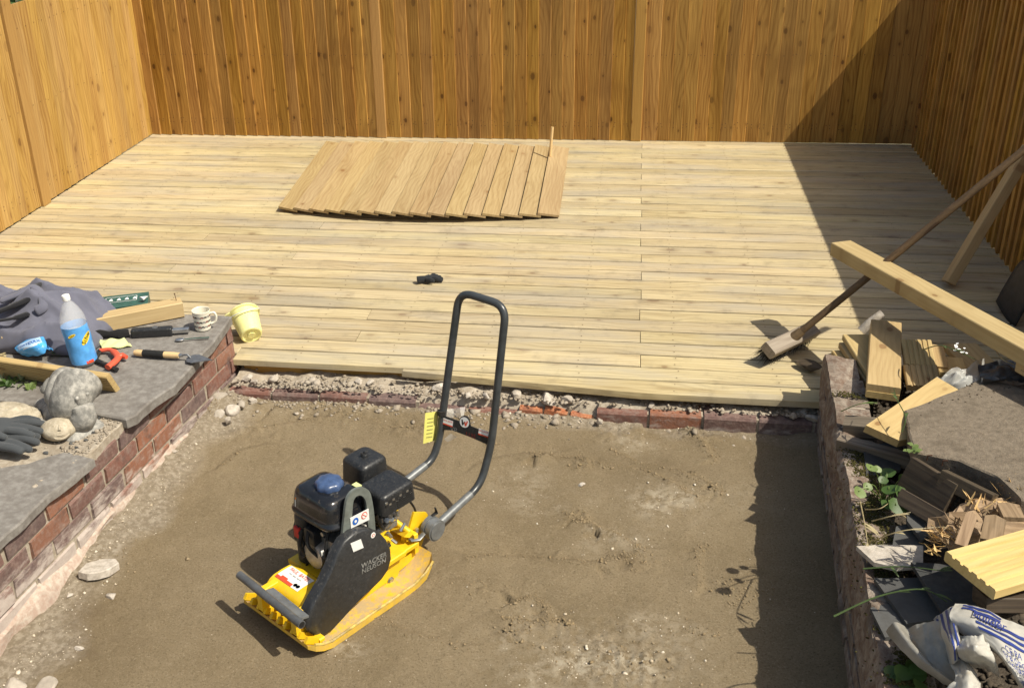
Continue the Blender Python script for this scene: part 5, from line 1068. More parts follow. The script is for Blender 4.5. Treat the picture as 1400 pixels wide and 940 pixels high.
obj('plinth', MB().rbox((-.13, -.085, -.006), (.135, .05, .02), .03), M_['statue'], sn)
# face stone
fs_p = W(80, 592, .20); fo = thing('face_stone', 'small round buff stone with a carved smiling face beside the snail', 'ornament', T(V3(fs_p.x, fs_p.y, .185)) @ Rz(.1))
mb = MB().ball((0, 0, .032), (.066, .052, .040), None, 28, 18); mb.v = [(x*(1+.05*math.sin(y*60)), y*(1+.04*math.sin(x*50+1)), z*(1+.04*math.sin(x*44+y*30))) for x, y, z in mb.v]; obj('stone', mb, M_['buff'], fo, None, 70)
fr = frame((.022, -.032, .048), (.85, .25, -.1), (-.2, .62, .75))
obj('nose', MB().tube(smooth_path([fr @ V3(0, .018, .004), fr @ V3(.002, .004, .010), fr @ V3(.002, -.004, .012)], 4), [.003]*3+[.005]*4+[.006]*2, 8), M_['buff'], fo)
obj('mouth', MB().tube(smooth_path([fr @ V3(-.02, -.004, .001), fr @ V3(-.012, -.016, .003), fr @ V3(.002, -.02, .004), fr @ V3(.016, -.014, .001), fr @ V3(.022, -.002, -.003)], 4), .0028, 7), M_['buff'], fo)
for s in (-1, 1): obj('eye', MB().tube(smooth_path([fr @ V3(s*.018-.006, .012, .001), fr @ V3(s*.018, .015, .004), fr @ V3(s*.018+.006, .012, .001)], 4), .0025, 7), M_['buff'], fo)
obj('halo_rim', MB().tube(smooth_path([fr @ V3(-.03, -.012, -.006), fr @ V3(-.01, -.03, -.004), fr @ V3(.014, -.03, -.004), fr @ V3(.032, -.014, -.010), fr @ V3(.034, .012, -.014)], 5), .004, 8), M_['buff'], fo)
# ridged stone ornament
fa_ = W(22, 575, .22); fo2 = thing('ridged_stone', 'large domed buff stone with carved ridges beside the dark gloves', 'ornament', V3(fa_.x-.04, fa_.y, .18))
mb = MB(); nu, nv = 60, 24
for i in range(nu):
    a = 2*math.pi*i/nu
    for j in range(nv):
        p = j/(nv-1)*math.pi/2; r = 1+.035*math.sin(p*22+.4*math.sin(a*2)); mb.v.append((.15*r*math.cos(p)*math.cos(a)*(1+.08*math.sin(a*2)), .105*r*math.cos(p)*math.sin(a), .10*r*math.sin(p)))
for i in range(nu):
    for j in range(nv-1): k = i*nv+j; k2 = ((i+1) % nu)*nv+j; mb.f.append((k, k2, k2+1, k+1))
obj('dome', mb, M_['buff'], fo2, None, 60); obj('base', MB().prism([(.155*math.cos(t), .11*math.sin(t)) for t in np.linspace(0, 6.283, 30)[:-1]], -.004, .006), M_['buff'], fo2)
# gloves
def glove(name, label, M, mat, sc=1., curl=.3, seed=0, thick=1.):
    rn = random.Random(seed); g = thing(name, label, 'glove', M)
    mb = MB(); mb.ball((0, 0, .016), (.05, .042, .018), None, 20, 12)
    mb.tube([(-.03, 0, .016), (-.07, .002, .018), (-.10, .004, .016)], [.03, .03, .033], 16, flat=.55)
    for k, (y, Lf) in enumerate(((-.032, .06), (-.011, .078), (.011, .074), (.032, .055))):
        a = rn.gauss(0, .08)+(y*4); pts = [(.02, y*.8, .015), (.05, y*1.1, .02), (.05+Lf*.5, y*1.15+Lf*.5*a, .022-curl*.006), (.05+Lf, y*1.2+Lf*a, .014-curl*.006)]; mb.tube(smooth_path(pts, 4), [.0125]*8+[.0115]*4+[.007], 10)
    mb.tube(smooth_path([(-.03, -.03, .018), (.0, -.055, .02), (.035, -.068, .016)], 4), [.013]*6+[.011]*2+[.007], 10)
    mb.v = [(x*sc, y*sc, z*sc*thick) for x, y, z in mb.v]; o = obj('glove_body', mb, mat, g, None, 0); md = o.modifiers.new('fuse', 'REMESH'); md.mode = 'VOXEL'; md.voxel_size = .0032*sc; md.use_smooth_shade = True
    md = o.modifiers.new('soft', 'SMOOTH'); md.factor = .5; md.iterations = 4; return g
def xyM(u, v, z, rot, tilt=0.): p = W(u, v, z); return T(p) @ Rz(rot) @ Matrix.Rotation(tilt, 4, 'Y')
glove('work_glove', 'dark grey work glove lying flat on the wall below the ridged stone', xyM(0, 607, .205, -.15), M_['glove'], 1.25, .3, 2)
glove('work_glove', 'dark grey work glove propped against the ridged stone, fingers towards the face stone', xyM(2, 588, .235, .25, .12), M_['glove'], 1.2, .2, 5)
glove('work_glove', 'black glove lying alone on the deck boards', T(W(586, 386, 0)+V3(0, 0, .003)) @ Rz(.45), M_['bglove'], .60, 1.4, 9, 1.9)
# pebbles
for i, (u, v) in enumerate([(118, 577), (124, 585), (112, 592), (126, 574), (108, 600), (128, 592), (104, 612), (92, 622), (63, 620), (130, 566), (136, 572), (145, 568), (118, 602), (98, 606)]):
    p = W(u, v, .18); tag(one_rock('pebble', V3(p.x, p.y, .183), (random.uniform(.010, .017), random.uniform(.008, .012), .005), M_['slate'], 300+i, random.uniform(0, 3), 2), 'small dark flat pebble on the broken mortar in front of the snail', 'pebble', 'dark pebbles by the snail')

# ---- plants
def blade_leaf(mb, p0, d, Ln, wd, droop, n=5, fold=.2):
    d = Vector(d).normalized(); sd = d.cross(V3(0, 0, 1)); sd = sd.normalized() if sd.length > .01 else V3(1, 0, 0); o = len(mb.v); p = Vector(p0)
    for i in range(n+1):
        t = i/n; w = wd*math.sin(math.pi*min(1, .12+.88*t))**.8*(1 if t < 1 else 0)+.0004; q = p+d*Ln*t+V3(0, 0, -droop*Ln*t*t); mb.v += [tuple(q-sd*w+V3(0, 0, fold*w)), tuple(q), tuple(q+sd*w+V3(0, 0, fold*w))]
    for i in range(n): a = o+3*i; mb.f += [(a, a+1, a+4, a+3), (a+1, a+2, a+5, a+4)]
def rosette(name, label, pos, n, Ln, wd, mat, stem=None, seed=0, el=(20, 75), group=None, cat='plant'):
    rn = random.Random(seed); t = thing(name, label, cat, pos, group)
    for k in range(n): mb = MB(); a = rn.uniform(0, 6.28); e = math.radians(rn.uniform(*el)); blade_leaf(mb, (rn.gauss(0, .008), rn.gauss(0, .008), rn.uniform(0, .03)), (math.cos(a)*math.cos(e), math.sin(a)*math.cos(e), math.sin(e)), Ln*rn.uniform(.6, 1.2), wd*rn.uniform(.7, 1.2), rn.uniform(.1, .4)); obj('leaf', mb, M_[mat], t, None, 60)
    return t
for i, (u, v, L_, m_) in enumerate([(18, 522, .06, 'sage'), (30, 530, .07, 'sage'), (42, 526, .07, 'leafp'), (15, 535, .06, 'leaf'), (45, 540, .05, 'leafp'), (5, 530, .06, 'sage')]): rosette('garden_plant', 'small sage green rosette plant growing in front of the grooved offcut', W(u, v, .17), 14, L_, .009, m_, None, 20+i, group='rosette plants by the snail')
for i, (u, v) in enumerate([(88, 487), (78, 490), (92, 480)]): rosette('garden_plant', 'dark leafy plant growing between bottle and wipes packet', W(u, v, TZ-.02), 12, .05, .014, 'leaf', None, 40+i, (20, 60), 'dark leaves by the bottle')
rn = random.Random(8)
fl = thing('dried_flower', 'cluster of pale dried flower heads beside the rosette plants', 'plant', W(6, 520, .17))
for k in range(7):
    x, y = rn.gauss(-.01, .035), rn.gauss(0, .02); h = rn.uniform(.05, .12); obj('stem', MB().tube([(x*.5, y*.5, 0), (x, y, h)], .0025, 5), M_['straw'], fl); mb = MB()
    for j in range(16): a = rn.uniform(0, 6.28); blade_leaf(mb, (x, y, h), (math.cos(a), math.sin(a), rn.uniform(-.1, .9)), rn.uniform(.012, .024), .006, .3, 3)
    obj('flower_head', mb, M_['straw'], fl, None, 60)
# shrub showing over the golden fence
shb = thing('shrub', 'dark green shrub showing over the top of the golden fence', 'shrub', V3(-4.20, 6.62, -.34)); mb = MB()
for k in range(7): a = rn.uniform(0, 6.28); mb.tube(smooth_path([(0, 0, 0), (.10*math.cos(a), .12*math.sin(a), .8), (.2*math.cos(a), .25*math.sin(a), 1.6)], 4), [.02]*4+[.012]*4+[.005], 6)
obj('stems', mb, M_['old'], shb); mb = MB()
for k in range(1500):
    a = rn.uniform(0, 6.28); z = rn.uniform(.7, 1.72); r = (.30 if z < 1.6 else .36)*rn.random()**.5; q = V3(r*math.cos(a), 1.5*r*math.sin(a), z); e = rn.uniform(-.3, .8); blade_leaf(mb, q, (math.cos(a+rn.gauss(0, .7)), math.sin(a+rn.gauss(0, .7)), e), rn.uniform(.05, .09), .014, .4, 3)
obj('crown', mb, M_['leaf'], shb, None, 60)

# ================================================================ LOOSE FENCE PANEL ON THE DECK
pc = [W(380, 278, .06), W(446, 192, .05), W(774, 200, .04), W(760, 288, .05)]
lp = thing('loose_fence_panel', 'loose arched feather-edge fence panel lying flat on the deck', 'fence panel', V3(-1.3, 6.7, 0)); nb = 16; rn = random.Random(6)
def arch(s): return .018+.040*math.sin(math.pi*min(1, max(0, s)))**1.2*(1-.35*s)
wtot = (pc[3]-pc[0]).length
for k in range(nb):
    s0, s1 = k/nb, (k+1)/nb+.012; f0, f1 = pc[0].lerp(pc[3], s0), pc[0].lerp(pc[3], s1); b0_, b1_ = pc[1].lerp(pc[2], s0), pc[1].lerp(pc[2], s1)
    jf = rn.uniform(-.004, .004); bow = lambda q: -.14*math.sin(math.pi*min(1, q)); d = (b0_-f0).xy; f0 = V3(f0.x, f0.y+jf+bow(s0), arch(s0)+.012); f1 = V3(f1.x, f1.y+jf+bow(s1), arch(s1)); b0_ = V3(b0_.x, b0_.y, .018+arch(s0)*.35+.012); b1_ = V3(b1_.x, b1_.y, .018+arch(s1)*.35)
    M = frame(f0, b0_-f0, f1-f0); I_ = M.inverted(); q = [I_ @ p for p in (f0, b0_, b1_, f1)]; mb = MB()
    up = [(p.x, p.y, p.z+(.004 if i < 2 else .010)) for i, p in enumerate(q)]; dnv = [(p.x, p.y, p.z-(.010 if i < 2 else .002)) for i, p in enumerate(q)]; up, dnv = [(x, y, z+.0) for x, y, z in up], dnv
    mb.v = up+dnv; mb.f = [(0, 1, 2, 3), (7, 6, 5, 4), (0, 4, 5, 1), (1, 5, 6, 2), (2, 6, 7, 3), (3, 7, 4, 0)]; obj('board', mb, M_['panel'], lp, M, 0)
for t, a0_, in ((.14, .0), (.5, 0), (.87, 0)):
    mb = MB(); k = 20; fr_ = lambda s: pc[0].lerp(pc[3], s).lerp(pc[1].lerp(pc[2], s), t)
    for i in range(k+1):
        s = i/k; p = fr_(s); z = (arch(s)+.002)*(1-t)+(.018+arch(s)*.35)*t-.006; h = .03 if z > .04 else max(.008, z-.006); mb.v += [(p.x, p.y-.02, z), (p.x, p.y+.02, z), (p.x, p.y+.02, z-h), (p.x, p.y-.02, z-h)]
    for i in range(k):
        for j in range(4): mb.f.append((4*i+j, 4*i+(j+1) % 4, 4*i+4+(j+1) % 4, 4*i+4+j))
    mb.f += [(0, 1, 2, 3), (4*k+3, 4*k+2, 4*k+1, 4*k)]; obw('rail', mb, M_['panel'], lp, 25)
sp0 = W(752, 214, .045); tag(obj('wooden_stick', MB().tube([(0, 0, 0), (.012, .03, .20)], .010, 8), M_['ash'], None, T(sp0)), 'short pale stick standing upright on the loose fence panel', 'stick')


# ================================================================ TIMBERS, BROOM, SHOVEL
b0 = V3(.931, 4.562, .445); b1 = W(1400, 466, .50); bd = (b1-b0).normalized()
bo = thing('timber_beam', 'long sawn timber beam resting on the broom handle above the pile of offcuts', 'timber', frame(b0, bd, V3(0, 0, 1).cross(bd)))
obj('beam', MB().box((0, -.048, -.06), (1.95, .048, 0), c=.003), M_['beam'], bo, None, 25)
bp_ = b0+bd*1.22
tag(obj('timber_block', MB().box((-.05, -.04, -.062-.035), (.05, .04, -.0605), c=.003), M_['deckcut'], None, frame(bp_, bd, V3(0, 0, 1).cross(bd)), 25), 'small timber block packed between the beam and the slab', 'timber')
# broom
hA, hB = W(1050, 479, .085), W(1112, 450, .085); hm = (hA+hB)/2; hdir = (hB-hA).normalized(); E_ = V3(1.52, 4.34, .93); hdn = (E_-hm).normalized()
bf = frame(hm, hdir, hdn.cross(hdir)*-1); zax = bf.to_3x3() @ V3(0, 0, 1)
if zax.dot(hdn) < 0: bf = frame(hm, hdir, hdn.cross(hdir))
br_ = thing('broom', 'stiff yard broom with dark handle leaning under the beam, head on the deck', 'broom', bf); Lh = (hB-hA).length
obj('head', MB().box((-Lh/2, -.034, -.024), (Lh/2, .034, .022), c=.006), M_['bheadw'], br_, None, 30)
Lhd = (E_-hm).length+.2; hl = bf.to_3x3().inverted() @ hdn; obj('handle', MB().tube([hl*.01, hl*Lhd*.5, hl*Lhd], .0155, 14), M_['handle'], br_)
obj('socket', MB().tube([hl*0, hl*.06], [.026, .019], 14), M_['handle'], br_)
mb = MB(); rn = random.Random(14)
for k in range(950):
    x, y = rn.uniform(-Lh/2+.008, Lh/2-.008), rn.uniform(-.027, .027); dx, dy = rn.gauss(0, .014)-.018*(x < 0), rn.gauss(0, .012)+y*.5; L_ = rn.uniform(.045, .075); o = len(mb.v); mb.v += [(x-.0012, y, -.02), (x+.0012, y, -.02), (x+dx, y+dy, -.02-L_)]; mb.f.append((o, o+1, o+2))
    mb.v += [(x, y-.0012, -.02), (x, y+.0012, -.02), (x+dx, y+dy, -.02-L_)]; mb.f.append((o+3, o+4, o+5))
bro = obj('bristles', mb, M_['bristle'], br_, None, 0); bro['kind'] = 'stuff'
# leaning prop
p0 = W(1297, 392, 0); p1 = WX(1404, 214, 1.905); pd = (p1-p0); pr_ = thing('timber_prop', 'square pale timber leaning from the deck against the shaded fence', 'timber', frame(p0+V3(0, 0, .02), pd, V3(0, 1, 0)))
obj('timber', MB().box((0, -.03, -.02), (pd.length*1.04, .04, .028), c=.003), M_['beam'], pr_, None, 25)
# shovel, blade on the deck, handle up against the fence
s0, s1 = W(1359, 418, .01), W(1388, 443, .01); mid = (s0+s1)/2; top_s = V3(1.90, 4.62, .95); ax = (top_s-mid).normalized(); sd = (s1-s0).normalized()
sv = thing('shovel', 'dark steel shovel standing blade down beside the beam', 'shovel', frame(mid, ax, sd)); mb = MB(); n = 12; m = 9
for i in range(n):
    t = i/(n-1)
    for j in range(m): q = j/(m-1)*2-1; w_ = .105*(1 if t < .8 else 1-.35*((t-.8)/.2)); mb.v.append((t*.28, q*w_, .006*q*q+.02*t*t-.004))
for i in range(n-1):
    for j in range(m-1): a = i*m+j; mb.f.append((a, a+m, a+m+1, a+1))
solid(obj('blade', mb, M_['shovel'], sv, None, 60), .003); obj('socket', MB().tube([(.24, 0, .02), (.36, 0, .03), (.45, 0, .03)], [.012, .02, .018], 12), M_['shovel'], sv); obj('shaft', MB().tube([(.40, 0, .03), (1.0, 0, .03)], .016, 12), M_['ash'], sv)

# ================================================================ PILE ON THE RIGHT
def flat_board(name, label, px, th, mat, cat='timber', group=None, prof=None, part='board', n=0, cuts=None, ang=22):
    """px: three (u, v, z): near-left corner, near-right corner, far-left corner of the top face"""
    A, B, C_ = [W(*p) for p in px]; x = C_-A; y = (B-A); M = frame(A, x, y); 
    w = (M.to_3x3().inverted() @ (B-A)).y; t = thing(name, label, cat, M, group); Ld = x.length; w = abs(w)
    sgn = 1 if (M.to_3x3() @ V3(0, 0, 1)).z > 0 else -1
    if prof: pr = groove_profile(w, th, n or 7); pr = [(y_, z_-th) for y_, z_ in pr] if sgn > 0 else [(y_, th-z_) for y_, z_ in pr][::-1]; mb = MB().profile(pr, 0, Ld)
    else: mb = MB().box((0, 0, -th if sgn > 0 else 0), (Ld, w, 0 if sgn > 0 else th), c=.003)
    obj(part, mb, M_[mat], t, None, ang); return t
gpile = 'decking offcuts piled on the shaded wall'
flat_board('decking_offcut', 'lowest board of the fanned stack of offcuts on the shaded wall', [(1180, 531, .150), (1222, 524, .150), (1137, 479, .150)], .027, 'deckcut')
flat_board('decking_offcut', 'second board of the fanned stack of offcuts on the shaded wall', [(1183, 520, .179), (1225, 512, .179), (1147, 468, .179)], .027, 'deckcut')
flat_board('decking_offcut', 'third, widest board of the fanned stack of offcuts on the shaded wall', [(1186, 510, .208), (1228, 503, .208), (1152, 457, .208)], .027, 'deckcut')
flat_board('decking_offcut', 'short board lying on top of the fanned stack, half in slanting shadow', [(1185, 524, .264), (1232, 529, .264), (1191, 436, .264)], .028, 'deckcut')
t = flat_board('decking_offcut', 'grooved face-down board under the shadowed top board of the fanned stack', [(1184, 534, .2355), (1230, 539, .2355), (1189, 450, .2355)], .026, 'deckcut', prof=None)
flat_board('decking_offcut', 'grooved offcut with lit upper end beside the fanned stack', [(1237, 497, .24), (1278, 489, .255), (1232, 463, .27)], .027, 'deckcut', prof=1, n=6)
flat_board('decking_offcut', 'grooved offcut tilted towards the slab below the lit grooved offcut', [(1240, 526, .22), (1284, 510, .245), (1235, 498, .245)], .027, 'deckcut', prof=1, n=6)
flat_board('decking_offcut', 'small square block of timber behind the grooved offcuts', [(1279, 500, .21), (1296, 497, .21), (1272, 470, .23)], .05, 'deckcut')
flat_board('decking_offcut', 'short pale block of timber beside the plastic sheet', [(1284, 508, .20), (1318, 494, .20), (1276, 486, .20)], .05, 'deckcut')
flat_board('decking_offcut', 'long brown board lying behind the plastic sheet under the beam', [(1330, 512, .17), (1365, 498, .17), (1290, 470, .17)], .03, 'panel')
# broken wide board
A, B, C_ = W(1184, 581, .345), W(1230, 602, .32), W(1281, 515, .345); Mx = frame(A, C_-A, B-A); I_ = Mx.inverted(); q = I_ @ B; Ld = (C_-A).length; sg = -1 if (Mx.to_3x3() @ V3(0, 0, 1)).z > 0 else 1
bb = thing('broken_board', 'splintered broken board with a bright pointed corner overhanging the shaded wall', 'timber', Mx)
out = [(0, 0), (Ld, 0), (Ld, .09), (Ld*.55, .115), (Ld*.62, .09), (Ld*.50, .10), (Ld*.45, .13), (Ld*.36, .12), (Ld*.30, .145), (q.x, q.y)]; obj('board', MB().prism(out, sg*.028 if sg < 0 else 0, 0 if sg < 0 else .028), M_['deckcut'], bb, None, 20)
# old weathered timbers under it
flat_board('weathered_timber', 'grey split timber stub poking from under the broken board', [(1156, 566, .24), (1158, 580, .24), (1225, 572, .26)], .05, 'old')
flat_board('weathered_timber', 'rotten dark timber below the broken board on the wall top', [(1150, 592, .23), (1165, 606, .23), (1262, 622, .24)], .045, 'old')
tag(one_rock('dark_log', W(1106, 499, .025), (.065, .035, .03), M_['dark'], 511, -.5), 'rounded dark lump of wood on the deck beside the wall end', 'log')
tag(one_rock('concrete_chunk', W(1160, 525, .13), (.08, .07, .03), M_['conc'], 512, .4), 'grey concrete lump under the fanned stack of offcuts', 'stone')
# concrete slab
sl_ = thing('concrete_slab', 'large sandy concrete slab lying tilted among the debris', 'slab', W(1300, 600, .36)); A = W(1239, 562, .375); B = W(1342, 517, .385); C_ = W(1410, 690, .375)
nrm = (B-A).cross(C_-A); nrm = nrm if nrm.z > 0 else -nrm; pl_ = [W(1238, 560, .345), W(1288, 540, .345), W(1342, 517, .345), W(1380, 523, .355), W(1470, 560, .38), W(1500, 640, .39), W(1450, 700, .38), W(1395, 700, .365), W(1362, 668, .355), W(1310, 640, .35), W(1250, 625, .35), W(1241, 592, .345)]
Ms = frame(pl_[0], pl_[4]-pl_[0], pl_[2]-pl_[0]); Iv = Ms.inverted(); o2 = [(Iv @ p).xy for p in pl_]; sg = 1 if (Ms.to_3x3() @ V3(0, 0, 1)).z > 0 else -1
pts = []
for a_, b_ in zip(o2, o2[1:]+o2[:1]):
    for i in range(6): p = a_.lerp(b_, i/6); pts.append((p.x+.012*n1(p.x, p.y, 18., 88), p.y+.012*n1(p.y, p.x, 18., 89)))
obj('slab', MB().prism(pts, -sg*.055, -sg*.004, inset=.006 if sg > 0 else .006), M_['slab'], sl_, Ms, 30)
P, R = [], []
for u, v, n, s in ((1332, 582, 420, .028), (1380, 580, 160, .016), (1300, 572, 50, .02), (1330, 610, 160, .05), (1380, 620, 260, .04), (1310, 600, 120, .04), (1350, 545, 90, .04), (1285, 585, 60, .03)):
    for _ in range(n): a_ = random.gauss(0, 1.); p = W(u+random.gauss(0, s*620), v+random.gauss(0, s*260), .352); r = random.uniform(.001, .0045); P.append((p.x, p.y, .350+.03*max(0, p.x-1.1)+r*.4)); R.append(r)
tag(rocks('soil_crumbs', P, R, M_['clod']), 'dark soil crumbs scattered on the concrete slab', 'soil', kind='stuff')
# dark boards on edge below the slab
def edge_board(name, label, a, b, drop, th, mat, cat='timber', lean=(.0, -.5, 0)):
    """top edge from a to b, falling 'drop' metres towards the viewer"""
    A, B = W(*a), W(*b); d = (V3(*lean)+V3(0, 0, -1)).normalized(); M = frame(A, B-A, d); t = thing(name, label, cat, M); obj('board', MB().box((0, 0, -th), ((B-A).length, drop, 0), c=.002), M_[mat], t, None, 22); return t
edge_board('old_board', 'dark old board standing on edge below the slab, two bent nails in its top', (1255, 626, .37), (1317, 664, .37), .10, .03, 'dark', lean=(-.25, -.5, 0))
edge_board('old_board', 'dark old board standing on edge between slab and splintered log', (1296, 642, .385), (1366, 676, .385), .05, .035, 'dark', lean=(-.2, -.4, 0))
edge_board('old_board', 'thin pale-edged strip below the dark nailed board', (1236, 668, .31), (1303, 706, .31), .05, .014, 'dark', lean=(-.3, -.7, 0))
for u, v in ((1268, 624), (1289, 631)): p = W(u, v, .385); tag(obj('bent_nail', MB().tube([(0, 0, -.012), (0, 0, .004), (.012, -.004, .008)], .0022, 6), M_['rust'], None, T(p)), 'small bent rusty nail in the top of the dark old board', 'nail', 'nails in the dark board')
# splintered log: jagged lump plus shards
slg = thing('splintered_log', 'split rotten log with bright torn splinters below the slab', 'log', W(1350, 710, .33)); c_ = W(1352, 712, .335)
v0, f0 = ICO[3]; mb = MB(); V = v0*np.array([.15, .085, .055]); V = V+v0*(fbm(V[:, 0]*1.+V[:, 2], V[:, 1]*5, 16., 66, 4)[:, None]*.10); mb.add([Vector(p) for p in V], [tuple(int(i) for i in t) for t in f0], Rz(.35)); obw('log', MB().add([tuple(c_+V3(0, 0, -.02)+V3(*p)) for p in mb.v], mb.f), M_['rot'], slg, 18)
rn = random.Random(33)
def shard(p, d, L_, w, mat='splint'):
    d = Vector(d).normalized(); s = d.cross(V3(rn.random(), rn.random(), 1)).normalized(); u = d.cross(s); p = Vector(p); mb = MB(); k = rn.uniform(.2, .6)
    mb.v = [tuple(p+s*w), tuple(p-s*w), tuple(p+u*w*k), tuple(p+d*L_*.7+s*w*.7), tuple(p+d*L_-s*w*.2), tuple(p+d*L_*.8+u*w*k)]; mb.f = [(0, 2, 1), (0, 3, 5, 2), (2, 5, 4, 1), (0, 1, 4, 3), (3, 4, 5)]; return mb
spots = [(1290, 742), (1300, 730), (1282, 750), (1310, 715), (1385, 665), (1395, 670), (1378, 660), (1392, 680), (1365, 690), (1372, 700), (1330, 690), (1345, 700), (1300, 745), (1295, 736), (1380, 672), (1360, 700), (1398, 690), (1286, 735)]
for k in range(190):
    u, v = spots[k % len(spots)]; p = W(u+rn.gauss(0, 7), v+rn.gauss(0, 5), .37+rn.uniform(-.02, .02)); a_ = rn.gauss(2.6, .7) if u < 1320 else rn.gauss(.9, .9); obw('splinter', shard(p, (math.cos(a_), math.sin(a_), rn.uniform(-.2, .9)), rn.uniform(.015, .06), rn.uniform(.0015, .006)), M_['splint' if k % 3 else 'rot'], slg, 0)
for k, (a, b, c2) in enumerate([((1305, 742, .395), (1325, 744, .395), (1320, 695, .41)), ((1340, 735, .40), (1375, 720, .41), (1345, 700, .41)), ((1372, 706, .41), (1400, 700, .41), (1360, 685, .41))]):
    A, B, C2 = W(*a), W(*b), W(*c2); M = frame(A, C2-A, B-A); s_ = 1 if (M.to_3x3() @ V3(0, 0, 1)).z > 0 else -1; w = (M.inverted() @ B).y; obj('torn_layer', MB().prism([(0, 0), ((C2-A).length*.9, .004), ((C2-A).length, w*.5), ((C2-A).length*.85, w), (0, w*.9)], -.014*s_, 0), M_['rot'], slg, M, 22)
# bright grooved offcut
A, B, C_ = W(1293, 752, .43), W(1343, 812, .43), W(1392, 724, .43)
t = thing('decking_offcut', 'bright yellow grooved decking offcut with clean sawn end beside the aggregate bag', 'timber', frame(A, C_-A, B-A)); Mx = t.matrix_basis; w = (Mx.inverted() @ B).y; sg = 1 if (Mx.to_3x3() @ V3(0, 0, 1)).z > 0 else -1
pr = groove_profile(w, .032, 6, gd=.006); pr = [(y, z-.032) for y, z in pr] if sg > 0 else [(y, .032-z) for y, z in pr][::-1]; M_['bright'] = wood('bright_new_timber', (.66, .50, .20, 1), (.46, .31, .10, 1), (.3, .18, .06, 1), .65, .05, .2)
obj('board', MB().profile(pr, 0, .42), M_['bright'], t, None, 20)
edge_board('old_board', 'dark board lying under the bright grooved offcut', (1330, 800, .36), (1430, 800, .36), .04, .08, 'dark', lean=(0, -.3, 0))
# slates and tiles
for i, (pts, z, lab) in enumerate([([(1238, 690), (1275, 700), (1280, 720), (1262, 735), (1240, 712)], .26, 'broken dark slate below the nailed board'), ([(1225, 720), (1258, 712), (1268, 745), (1250, 775), (1215, 770)], .23, 'dark slate propped under the splintered log'), ([(1195, 790), (1290, 790), (1330, 840), (1240, 850)], .235, 'wide dark tile beneath the pale sunlit slate'), ([(1190, 830), (1250, 815), (1300, 860), (1210, 870)], .22, 'dark slate beside the aggregate bag'), ([(1245, 770), (1330, 775), (1350, 820), (1290, 835)], .28, 'dark slate under the bright grooved offcut'), ([(1180, 610), (1225, 605), (1232, 640), (1185, 650)], .21, 'dark slate lying behind the leafy weed')]):
    P_ = [W(u, v, z) for u, v in pts]; c_ = sum(P_, V3(0, 0, 0))/len(P_); tp = thing('slate', lab, 'slate', c_); mb = MB().prism([tuple((p-c_).xy) for p in P_], -.012, 0, Matrix.Rotation(random.gauss(0, .07), 4, 'X') @ Matrix.Rotation(random.gauss(0, .07), 4, 'Y')); obj('tile', mb, M_['slate'], tp, None, 20)
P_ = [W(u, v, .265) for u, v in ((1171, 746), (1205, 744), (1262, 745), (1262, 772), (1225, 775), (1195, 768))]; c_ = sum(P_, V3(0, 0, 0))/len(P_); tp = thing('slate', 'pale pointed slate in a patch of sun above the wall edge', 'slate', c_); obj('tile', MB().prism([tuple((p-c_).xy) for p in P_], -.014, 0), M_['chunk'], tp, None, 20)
def crump(a, sd): return lambda u, v: V3(a*.5*n1(u, v, 3.1, sd), a*.5*n1(u, v, 3.3, sd+5), a*(abs(n1(u, v, 2.6, sd+9))*3.2-.5))
# clear plastic sheet among the offcuts
c0 = [[W(u, v, z) for u, v, z in r] for r in ([(1280, 518, .33), (1300, 505, .36), (1325, 498, .37), (1345, 490, .34)], [(1282, 526, .32), (1305, 518, .345), (1328, 510, .35), (1350, 502, .33)], [(1290, 535, .30), (1310, 528, .33), (1335, 520, .345), (1356, 513, .33)])]
mb, S_ = patch(c0, 24, 34, crump(.03, 310)); psh = thing('plastic_sheet', 'crumpled cloudy plastic sheet between offcuts and slab', 'plastic', W(1315, 515, .3)); obw('sheet', mb, M_['film'], psh, 70)
c0 = [[W(u, v, z) for u, v, z in r] for r in ([(1335, 500, .34), (1365, 492, .37), (1395, 490, .37), (1430, 490, .35)], [(1340, 512, .36), (1370, 508, .385), (1400, 505, .38), (1435, 505, .36)], [(1345, 520, .37), (1375, 518, .38), (1405, 518, .385), (1440, 520, .38)])]
M_['dkfilm'] = plain('dark_plastic_film', (.06, .06, .06, 1), .35, .5, noise=.2, dust=.3); mb, S_ = patch(c0, 24, 34, crump(.03, 320)); dsh = thing('dark_plastic', 'bunched dark plastic film at the far edge of the slab under the beam', 'plastic', W(1390, 505, .3)); obw('sheet', mb, M_['dkfilm'], dsh, 70)
tag(obj('tool_handle', MB().tube([W(1178, 452, .16), W(1190, 440, .20), W(1206, 428, .235)], [.02, .018, .017], 12), M_['chunk'], None, None), 'pale rounded handle end poking up behind the fanned stack', 'handle')

